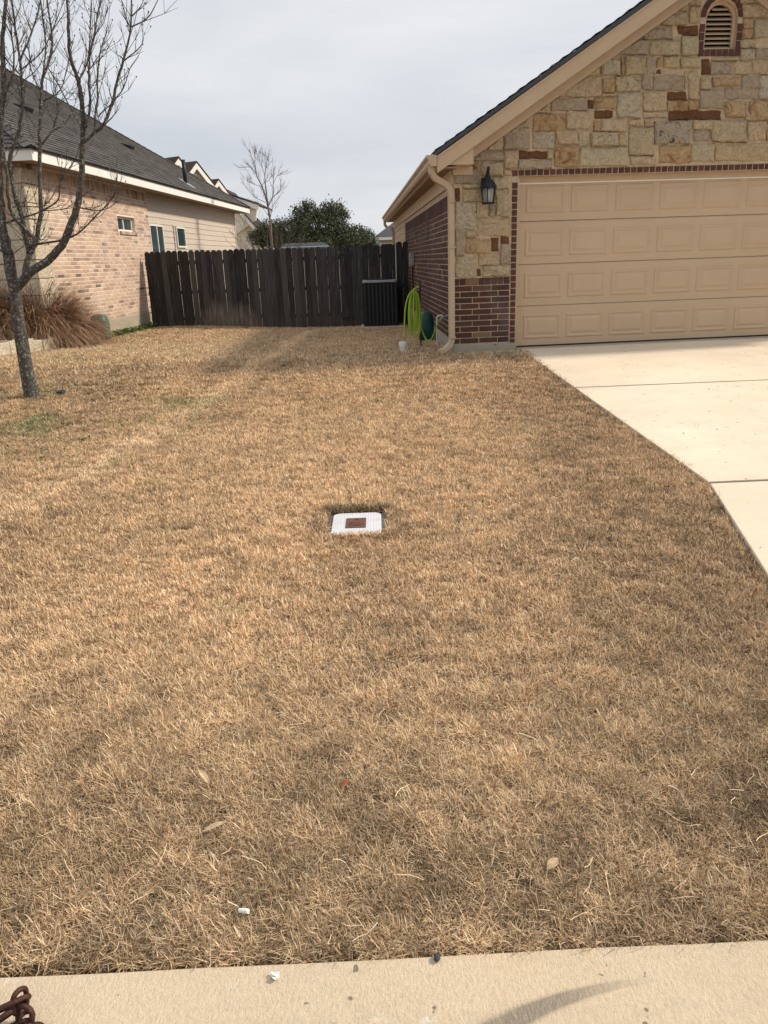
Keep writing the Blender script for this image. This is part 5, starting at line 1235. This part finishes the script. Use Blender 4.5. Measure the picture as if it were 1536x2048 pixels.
# house with dormer gables behind the left house
H2 = empty('gabled_house', (-11, 42, .1)); tag(H2, 'cream house with three white trimmed gables and maroon roof', 'house')
XF = -9.0
def side_gable(pk, ln, rn_, Y, az=32, depth=7.0):
    p = at(*pk, Y); G = Wall((p.x, p.y), az); ul, zl_ = G.uv(*ln); ur, zr_ = G.uv(*rn_)
    sl = (p.z - zl_) / max(.1, -ul); sr = (p.z - zr_) / max(.1, ur)
    P2 = [(ul * 1.9, p.z + ul * 1.9 * sl), (0, p.z), (ur * 1.25, p.z - ur * 1.25 * sr)]
    A, P_, Bv = [G.pt(u_, 0, z_) for u_, z_ in P2]
    mb = MB(); mb.prism([G.pt(P2[0][0], -.22, P2[0][1]), G.pt(P2[2][0], -.22, P2[2][1]), G.pt(0, -.22, p.z - .05)], -G.n * .1); mb.build('gable_wall', M['cream_siding'], H2)
    for q_ in (A, Bv):
        mb = MB(); up = Vector((0, 0, -.24)); mb.prism([P_, q_, q_ + up, P_ + up], -G.n * .06); mb.build('rake_board', M['white_paint'], H2)
    mb = MB(); back = -G.n * depth; th = Vector((0, 0, .09)) + G.n * .03
    mb.add([A + th, P_ + th, P_ + th + back, A + th + back, Bv + th, Bv + th + back, A, P_, Bv], [(0, 1, 2, 3), (1, 4, 5, 2), (0, 6, 7, 1), (1, 7, 8, 4)]); mb.build('roof', M['shingle_maroon'], H2)
side_gable((357, 317), (345, 334), (367, 330), 36); side_gable((393, 326), (375, 351), (422, 363), 38); side_gable((437, 361), (425, 380), (473, 409), 43)
# body and the lower wing whose rake runs down to the right
mb = MB(); mb.box(-18, XF - .36, 33, 47.5, .1, 3.2); mb.build('wall', M['cream_siding'], H2)
Yw = 47.0
q1 = at(470, 398, Yw); q2 = at(516, 411, Yw); q3 = at(484, 425, Yw); q4 = at(548, 497, Yw); q5 = at(440, 385, Yw)
mb = MB(); mb.prism([Vector((q3.x - 4, Yw, .1)), Vector((q4.x, Yw, .1)), Vector((q4.x, Yw, q4.z)), Vector((q3.x, Yw, q3.z)), Vector((q3.x - 4, Yw, q3.z + 2))], Vector((0, .2, 0))); mb.build('wing_wall', M['cream_siding'], H2)
def board(p, q_, w, name, mat, th=.10, up=0):
    mb = MB(); mb.prism([p, q_, q_ - Vector((0, 0, w)), p - Vector((0, 0, w))], Vector((0, th, 0))); return mb.build(name, M[mat], H2)
s3 = q3 + (q3 - q4) * .6
board(s3 + Vector((0, -.5, .10)), q4 + Vector((0, -.5, .10)), .30, 'rake_board', 'white_paint'); mb = MB(); mb.prism([s3 + Vector((0, -.52, .18)), q4 + Vector((0, -.52, .18)), q4 + Vector((0, -.52, .10)), s3 + Vector((0, -.52, .10))], Vector((0, 5, 0))); mb.build('wing_roof', M['shingle_maroon'], H2)
mb = MB(); mb.prism([q1 + Vector((0, -.3, .0)), q2 + Vector((0, -.3, 0)), q2 + Vector((-.15, -.3, -.8)), q1 + Vector((-.6, -.3, -2.2))], Vector((0, .25, 0))); mb.build('upper_wall', M['cream_siding'], H2)
board(q5 + Vector((0, -.6, 0)), q2 + Vector((.1, -.6, 0)), .28, 'eave_board', 'white_paint')
mb = MB(); mb.prism([q5 + Vector((0, -.65, .09)), q2 + Vector((.15, -.65, .09)), q2 + Vector((.15, -.65, 0)), q5 + Vector((0, -.65, 0))], Vector((0, 6, 0))); mb.build('upper_roof', M['shingle_maroon'], H2)
# a further low roof edge
H3 = empty('distant_house', at(555, 520, 55)); H3.location.z = .1; tag(H3, 'distant house with a white rake edge behind the bare shrub', 'house')
a, b_ = at(520, 456, 55), at(582, 494, 55)
mb = MB(); mb.prism([a, b_, b_ - Vector((0, 0, .3)), a - Vector((0, 0, .3))], Vector((0, .1, 0))); mb.build('rake_board', M['white_paint'], H3)
mb = MB(); mb.prism([a + Vector((-3, .12, 1.6)), b_ + Vector((-.1, .12, -.1)), Vector((b_.x - .1, b_.y + .12, .1)), Vector((a.x - 3, a.y + .12, .1))], Vector((0, .2, 0))); mb.build('wall', M['soffit'], H3)
mb = MB(); mb.prism([a + Vector((-3, .0, 2.0)), b_ + Vector((0, 0, .1)), b_, a + Vector((-3, 0, 1.9))], Vector((0, 6, 0))); mb.build('roof', M['shingle_maroon'], H3)
# neighbour's house beyond the gate on the right
H4 = empty('tan_house', at(790, 520, 48)); H4.location.z = .1; tag(H4, 'tan house with dark hip roof beyond the right end of the fence', 'house')
a = at(747, 475, 48); zE4 = a.z; xa = a.x; rp4 = at(800, 446, 48)
mb = MB(); mb.box(xa + .5, xa + 14, 48.5, 58, .1, zE4 - .02); mb.build('wall', M['tan_siding'], H4)
mb = MB(); A4 = [Vector((xa, 48, zE4)), Vector((xa + 14.5, 48, zE4)), Vector((xa + 14.5, 58.5, zE4)), Vector((xa, 58.5, zE4))]; hr_ = 3.6; R4 = [Vector((xa + 5.2, 53.2, zE4 + hr_)), Vector((xa + 9.3, 53.2, zE4 + hr_))]
mb.add(A4 + R4, [(0, 1, 5, 4), (1, 2, 5), (2, 3, 4, 5), (3, 0, 4), (0, 1, 2, 3)]); mb.build('roof', M['shingle_dark'], H4)
mb = MB(); mb.box(xa - .02, xa + 14.4, 47.95, 47.99, zE4 - .16, zE4 - .005); mb.box(xa - .06, xa - .02, 47.95, 58.4, zE4 - .16, zE4 - .005); mb.build('fascia', M['white_paint'], H4)
W4 = Wall((xa, 48.5), 90); u4 = W4.uv(764, 480)[0]; window(W4, u4 - .1, u4 + .75, .9, zE4 - .3, .03, H4, [u4 + .32], .07)
# far wooded hill
mb = MB(); hv = []; n = 24
for k in range(n + 1):
    t = k / n; hv.append((t, .35 + .65 * math.exp(-((t - .62) / .16) ** 2) + .15 * math.sin(t * 9)))
p0_ = at(600, 490, 260); p1_ = at(900, 490, 260); top = at(752, 460, 260).z
P = [Vector((p0_.x + (p1_.x - p0_.x) * t, 260 + 8 * math.sin(t * 5), 1 + (top - 1) * h)) for t, h in hv]
mb.add([p for p in P] + [Vector((p.x, p.y - 55, 0)) for p in P] + [Vector((p.x, p.y + 80, 0)) for p in P], [(i, i + 1, n + 2 + i, n + 1 + i) for i in range(n)] + [(i + 1, i, 2 * n + 2 + i, 2 * n + 3 + i) for i in range(n)])
M['hill'] = simple('far_hill', (.075, .095, .07), .95, .25, .3)
tag(mb.build('hill', M['hill'], smooth=True), kind='structure')

# ------------------------------------------------------------------ small things on lawn and kerb
def leaf(x, y, L, w, ang, mat, label, lift=.03, onk=False):
    p = ongr(x, y) if not onk else None
    z = p.z + lift; d = Vector((math.cos(ang), math.sin(ang), .15)); s_ = Vector((-math.sin(ang), math.cos(ang), .1)); mb = MB(); pts = []
    for k in range(6):
        t = k / 5; ww = w * math.sin(math.pi * (t * .92 + .04)); c_ = Vector((p.x, p.y, z + .006 * math.sin(t * 3))) + d * L * (t - .5); pts += [c_ - s_ * ww + Vector((0, 0, .004)), c_, c_ + s_ * ww + Vector((0, 0, .004))]
    fs = [(3 * k + j, 3 * k + j + 1, 3 * k + 4 + j, 3 * k + 3 + j) for k in range(5) for j in range(2)]
    o = link('dead_leaf', mb.add(pts, fs).mesh('dead_leaf', M[mat])); tag(o, label, 'leaf'); return o
leaf(432, 1672, .075, .010, .35, 'deadleaf', 'long pale dry leaf above the white stub in the lawn')
leaf(410, 1570, .085, .011, 2.2, 'deadleaf', 'pale curled dead leaf lying on the lawn away from the kerb')
leaf(1105, 1742, .05, .014, .7, 'deadleaf', 'brown dead leaf on the lawn near the right of the kerb', .02)
leaf(690, 1586, .035, .010, .1, 'redleaf', 'small reddish dead leaf on the lawn')
leaf(489, 659, .22, .07, .2, 'weed', 'single green leaf lying in front of the fence', .03)
p = ongr(490, 1843); d = Vector((.95, -.3, .12)).normalized(); p.z += .036
tag(MB().tube([p - d * .014, p - d * .005, p + d * .010, p + d * .014], [.0055, .0062, .0070, .0062], 10).build('plastic_stub', M['paper'], smooth=False), 'short white plastic stub lying in the grass near the kerb', 'litter')
def onk(x, y): d_ = ray(x, y); t = (0 - CAMH) / d_.z; return CAM + d_ * t
p = onk(546, 1957); mb = MB(); r_ = random.Random(2)
for k in range(9):
    c_ = p + Vector((r_.uniform(-.011, .011), r_.uniform(-.008, .008), r_.uniform(.003, .007))); a = Vector((r_.uniform(-1, 1), r_.uniform(-1, 1), r_.uniform(-.5, .5))).normalized() * .008; b_ = a.cross(Vector((r_.uniform(-1, 1), r_.uniform(-1, 1), 1))).normalized() * .008
    mb.add([c_ - a, c_ - b_, c_ + a, c_ + b_ + Vector((0, 0, .004))], [(0, 1, 2, 3)])
tag(mb.build('paper_scrap', M['paper']), 'crumpled white paper scrap on the concrete kerb', 'litter')
def pebble(p, s_, label, name='pebble', mat='darkstone', seed=1):
    r = random.Random(seed); bm = bmesh.new(); bmesh.ops.create_icosphere(bm, subdivisions=2, radius=1)
    for v in bm.verts: v.co *= r.uniform(.85, 1.1); v.co.x *= s_[0]; v.co.y *= s_[1]; v.co.z *= s_[2]
    me = bpy.data.meshes.new(name); bm.to_mesh(me); bm.free(); me.materials.append(M[mat]); o = link(name, me); o.location = p; tag(o, label, 'stone'); return o
pebble(onk(874, 1919) + Vector((0, 0, .006)), (.0085, .0115, .009), 'small dark angular stone at the grass edge of the kerb', seed=4)
pebble(ongr(125, 791) + Vector((0, 0, .03)), (.06, .05, .035), 'dark clod lying beside the young tree trunk', 'soil_clod', 'darkstone', 6)
# rusty chain piled at the foot of the picture, on the kerb
def link_pts(c, a, b_, L, w, n=20):
    o = []
    for k in range(n):
        t = 2 * math.pi * k / n; x = math.cos(t); y = math.sin(t); ex = (L / 2 - w / 2) * (1 if x > 0 else -1) if abs(x) > .0 else 0
        o.append(c + a * (ex * min(1, abs(x) * 3) + w / 2 * x) + b_ * (w / 2 * y))
    return o + [o[0], o[1]]
CH_ = empty('steel_chain', onk(35, 2035)); tag(CH_, 'rusty steel chain links resting on the concrete kerb', 'chain')
def clink(px_, py_, h, adir, bdir, L=.062, w=.036, r=.0062):
    d_ = ray(px_, py_); t = (h - CAMH) / d_.z; c = CAM + d_ * t; a = Vector(adir).normalized(); b_ = (Vector(bdir) - a * Vector(bdir).dot(a)).normalized()
    mb = MB(); mb.tube(link_pts(c, a, b_, L, w), r, 8, cap=False); mb.build('chain_link', M['rust'], CH_, smooth=True)
clink(24, 2008, .066, (.9, .42, .10), (.3, -.5, .75), .072, .036)
clink(40, 2002, .064, (.05, .1, 1), (.5, .85, 0), .058, .034)
clink(50, 2034, .030, (.15, .05, 1), (1, -.2, 0), .062, .036)
clink(4, 2036, .040, (1, .55, .35), (-.2, .5, -.6), .066, .036)
clink(34, 2062, .012, (.9, .4, .05), (-.3, 1, .1), .062, .036)
clink(62, 2075, .010, (.3, 1, .0), (-1, .3, .15), .062, .036)
clink(5, 2085, .010, (1, -.5, .0), (.5, 1, .1), .062, .036)
clink(44, 2052, .014, (.2, .9, .3), (1, -.2, .2), .062, .036)

# ------------------------------------------------------------------ dry lawn: tufts scattered over the soil
def tuft_mesh(name, n, rad, L0, L1, w, lean, seed, curl=.8):
    r = np.random.default_rng(seed); vs = []; fs = []; val = []
    for i in range(n):
        a = r.uniform(0, 6.283); q_ = rad * math.sqrt(r.uniform()); b0 = np.array([q_ * math.cos(a), q_ * math.sin(a), -.004]); a = r.uniform(0, 6.283); th = abs(r.normal(lean, .35)); th = min(th, 1.5); L = r.uniform(L0, L1); dr = r.normal(curl, .5)
        side = np.array([-math.sin(a), math.cos(a), 0]) * w * r.uniform(.6, 1.3); p = b0; o = len(vs); nS = 3
        for k in range(nS):
            ww = side * (1 - .45 * k / nS); vs += [tuple(p - ww), tuple(p + ww)]
            p = p + np.array([math.cos(a) * math.sin(th), math.sin(a) * math.sin(th), math.cos(th)]) * L / nS; p[2] = max(p[2], .003); th = min(1.75, th + dr / nS)
        vs.append(tuple(p)); v = r.uniform(); val += [v] * 7
        fs += [(o, o + 1, o + 3, o + 2), (o + 2, o + 3, o + 5, o + 4), (o + 4, o + 5, o + 6)]
    return blade_obj(name, vs, fs, val, M['grass'])
tcol = bpy.data.collections.new('tufts')
NV = 18
for k in range(NV):      # 0-5 matted, 6-11 short and leaning, 12-17 coarser for the far lawn
    n_, rad_, l0, l1, w_, ln_, cu = ((24, .024, .020, .056, .0011, 1.05, .6), (22, .022, .022, .046, .0017, .62, .7), (20, .030, .026, .050, .0030, .60, .6))[k // 6]
    me = tuft_mesh('tuft', n_, rad_, l0, l1, w_, ln_, 100 + k, cu)
    ob = bpy.data.objects.new('tuft_%02d' % k, me); tcol.objects.link(ob)
def in_any(X, Y):
    if X > drive_edge(Y) + .004 + .035 * (.5 + .5 * math.sin(X * 91 + Y * 37) * math.sin(Y * 13)) and Y < 11: return True
    if -.345 < X < .022 and 4.085 < Y < 4.535: return True
    s_ = (Vector((X, Y, 0)) - SW.p)
    if s_.dot(SW.n) < .02 and s_.dot(SW.e) < .0: return True
    if X > C0.x and Y > 10.46: return True
    l_ = (Vector((X, Y, 0)) - LW.p)
    if l_.dot(LW.n) < .03 and l_.dot(LW.e) > UF: return True
    f_ = (Vector((X, Y, 0)) - PFW.p)
    if f_.dot(PFW.n) < .0: return True
    if AX0 - .08 < X < AX1 + .13 and AY0 - .06 < Y < AY1 + .05: return True
    if Y > 12.2 and X < -5.75 - max(0, (14.4 - Y)) * .12 and X < -5.75: return True
    return False
pts = []; rots = []; scl = []; idx = []; tint = []
from mathutils import noise as mnoise
def fbm(x, y, f, o=3):
    v = 0; a = 1
    for k in range(o): v += a * mnoise.noise(Vector((x * f, y * f, 3.7 * k + f))); f *= 2.1; a *= .55
    return v
TRK = [ongr(x, y) for x, y in ((622, 664), (560, 708), (440, 790), (330, 856), (200, 932), (60, 1010), (-120, 1100))]
def trk(x, y):
    best = 9
    for p, q_ in zip(TRK[:-1], TRK[1:]):
        dx, dy = q_.x - p.x, q_.y - p.y; t = max(0, min(1, ((x - p.x) * dx + (y - p.y) * dy) / (dx * dx + dy * dy)))
        ex, ey = x - p.x - dx * t, y - p.y - dy * t; dd_ = math.hypot(ex, ey)
        if dd_ < abs(best): best = math.copysign(dd_, ex)
    return best
def bump_(x, y, cx, cy, rx, ry): return math.exp(-((x - cx) / rx) ** 2 - ((y - cy) / ry) ** 2)
def lawn_tint(x, y, rv):
    l = fbm(x, y, .55); m_ = fbm(x + 9, y, 2.2); h = fbm(x, y + 5, 7.0, 2)
    v = .95 + .08 * l + .13 * m_ + .24 * h + (.46 - .26 * sstep(5, 11, y)) * (rv - .5)
    v += .13 * bump_(x, y, -.2, 6.2, 1.5, 2.4) + .12 * bump_(x, y, -1.1, 3.4, .8, .8)      # blond middle of the lawn
    v -= .17 * sstep(.5, 1.5, x - .05 * (y - 4)) * (1 - sstep(8, 10, y))                         # browner along the drive
    v -= (.23 - .26 * fbm(x, y + 30, 5.0, 2)) * (1 - sstep(1.6, 3.0, y))                                                       # greyer by the street
    v -= .17 * sstep(-2.2, -3.2, x) * sstep(5, 6.5, y) * (1 - sstep(9.5, 11, y))
    d = trk(x, y) + .07 * m_
    v += .25 * math.exp(-(d / .13) ** 2) * (.35 + .65 * sstep(4.2, 7.5, y)) - .07 * math.exp(-((d - .3) / .2) ** 2) - .03 * math.exp(-((d + .38) / .2) ** 2)
    v = max(.30, min(1.38, v))
    g = 0.0
    if x < -.9: g = max(0, fbm(x, y, 1.5) - .16) * 1.4 * sstep(-1.2, -2.6, x) * (1 - .7 * sstep(8, 9.5, y))
    g = min(.7, max(g * sstep(4.6, 5.6, y) * .9, max(0, fbm(x + 40, y, 2.3) - .62) * .7))
    w = sstep(2.2, 3.6, y) * (1 - .95 * sstep(7.5, 11, y))             # warmer hue away from the street
    pt_ = 1.6 * math.exp(-(d / .15) ** 2) * (1 - .6 * (1 - sstep(4.2, 6.0, y))); fr_ = max(sstep(7, 11, y), pt_)
    r_c, g_c, b_c = v * (1.0 + .02 * w), v * (.955 + .015 * w + .02 * fr_), v * (.89 + .055 * fr_ + .03 * w)
    return (r_c * (1 - .55 * g), g_c * (1 - .30 * g), b_c * (1 - .50 * g), 1.0)
bands = [(1.487, 2.6, 6500, -1.7, 1.75), (2.6, 4.2, 5200, -2.7, 2.2), (4.2, 6.5, 3600, -4.0, 2.2), (6.5, 9.5, 2100, -5.6, 2.1), (9.5, 13, 1150, -7.2, 2.0), (13, 20.2, 750, -7.6, 1.1)]
for y0_, y1_, den, x0_, x1_ in bands:
    n = int(den * (y1_ - y0_) * (x1_ - x0_)); X = rng.uniform(x0_, x1_, n); Y = rng.uniform(y0_, y1_, n); U = rng.uniform(size=(n, 4))
    for x, y, u_ in zip(X, Y, U):
        if abs(x) > .60 * y + .35 and y < 12: continue
        if y < 1.6 and y < kerb_line(x) + .001 + .014 * u_[2]: continue
        if in_any(x, y): continue
        f2 = mnoise.noise(Vector((x * 8, y * 8, 5))); f3 = mnoise.noise(Vector((x * 24, y * 24, 9)))
        if u_[0] > (.60 + .22 * sstep(2.0, 3.6, y)) + f2 * .45 + f3 * .6: continue
        s_ = (.72 + .55 * u_[1]) * (1 + .22 * f2 + .25 * f3)
        pts.append((x, y, zg(x, y) - .002)); scl.append(s_ * (1 if y < 9 else 1.2)); tint.append(lawn_tint(x, y, u_[3]))
        rots.append((.22 * fbm(x, y, 1.3, 1) + .1 * f3, .22 * fbm(x + 5, y, 1.3, 1) + .1 * f2, 6.283 * u_[2] * 7 % 6.283))
        t1 = sstep(2.3, 3.6, y); t2 = sstep(6.0, 9.0, y); base = 12 if u_[1] < t2 else (6 if u_[3] * .999 < t1 else 0); idx.append(base + int(u_[0] * 997) % 6)
for k in range(760):      # longer grass round the meter box
    t = rng.uniform(0, 1.66); e_ = rng.uniform(.0, .05)
    if t < .4: x, y = -.36 + t, 4.122 - e_
    elif t < .8: x, y = -.36 + (t - .4), 4.535 + e_
    elif t < 1.23: x, y = -.352 - e_ * 1.4, 4.08 + (t - .8)
    else: x, y = .032 + e_ * 2.4, 4.08 + (t - 1.23)
    back = y > 4.53; c_ = lawn_tint(x, y, rng.uniform()); kk = .55 if back or t > .8 else .95
    pts.append((x, y, zg(x, y))); rots.append((rng.normal(0, .15), rng.normal(0, .15), rng.uniform(0, 6.283))); scl.append(rng.uniform(.75, 1.1) if not back else rng.uniform(1.0, 1.5)); idx.append(int(rng.integers(6, 12)) if t > .4 else int(rng.integers(12, 18))); tint.append((c_[0] * kk, c_[1] * kk, c_[2] * kk, 1))
me = bpy.data.meshes.new('lawn_grass'); me.from_pydata(pts, [], []); me.materials.append(M['grass'])
for nm, tp, dat in (('rot', 'FLOAT_VECTOR', rots), ('scl', 'FLOAT', scl), ('idx', 'INT', idx), ('tint', 'FLOAT_COLOR', tint)):
    a_ = me.attributes.new(nm, tp, 'POINT')
    a_.data.foreach_set({'FLOAT_VECTOR': 'vector', 'FLOAT_COLOR': 'color'}.get(tp, 'value'), np.array(dat, dtype=np.int32 if tp == 'INT' else np.float32).ravel())
lawn = link('lawn_grass', me); tag(lawn, 'short dry straw coloured grass of the front lawn', 'grass', kind='stuff')
ng = bpy.data.node_groups.new('scatter_grass', 'GeometryNodeTree')
ng.interface.new_socket('Geometry', in_out='INPUT', socket_type='NodeSocketGeometry'); ng.interface.new_socket('Geometry', in_out='OUTPUT', socket_type='NodeSocketGeometry')
gi = ng.nodes.new('NodeGroupInput'); go = ng.nodes.new('NodeGroupOutput'); ip = ng.nodes.new('GeometryNodeInstanceOnPoints')
ci = ng.nodes.new('GeometryNodeCollectionInfo'); ci.inputs['Collection'].default_value = tcol; ci.inputs['Separate Children'].default_value = True; ci.inputs['Reset Children'].default_value = True
ip.inputs['Pick Instance'].default_value = True
def nattr(nm, tp): a_ = ng.nodes.new('GeometryNodeInputNamedAttribute'); a_.data_type = tp; a_.inputs['Name'].default_value = nm; return a_.outputs['Attribute']
er = ng.nodes.new('FunctionNodeEulerToRotation')
ng.links.new(nattr('rot', 'FLOAT_VECTOR'), er.inputs[0]); ng.links.new(er.outputs[0], ip.inputs['Rotation'])
ng.links.new(nattr('scl', 'FLOAT'), ip.inputs['Scale']); ng.links.new(nattr('idx', 'INT'), ip.inputs['Instance Index'])
ng.links.new(gi.outputs[0], ip.inputs['Points']); ng.links.new(ci.outputs[0], ip.inputs['Instance']); ng.links.new(ip.outputs[0], go.inputs[0])
md = lawn.modifiers.new('scatter', 'NODES'); md.node_group = ng
# loose pale stems lying on the near lawn
rs = np.random.default_rng(77); mb = MB()
vs = []; fs = []; val = []
for k in range(420):
    y = 1.5 + 2.6 * rs.uniform() ** 1.3; x = rs.uniform(-.62, .66) * y * 1.05
    if in_any(x, y) or y < kerb_line(x) + .01: continue
    a = rs.uniform(0, 6.28); L = rs.uniform(.03, .09); w = rs.uniform(.0005, .0010); z = zg(x, y) + rs.uniform(.018, .036); p = np.array([x, y, z]); o = len(vs); v = rs.choice([.05, .25, .4, .5, .62, .7]); tilt = rs.normal(0, .10)
    for j in range(5):
        s_ = np.array([-math.sin(a), math.cos(a), .3]) * w; vs += [tuple(p - s_), tuple(p + s_)]; val += [v, v]
        p = p + np.array([math.cos(a), math.sin(a), tilt]) * L / 4; a += rs.normal(0, .25); tilt += rs.normal(-.03, .1)
    fs += [(o + 2 * j, o + 2 * j + 1, o + 2 * j + 3, o + 2 * j + 2) for j in range(4)]
o = link('loose_straw', blade_obj('loose_straw', vs, fs, val, M['straw'])); tag(o, 'loose pale straw stems lying over the near lawn', 'straw', kind='stuff')
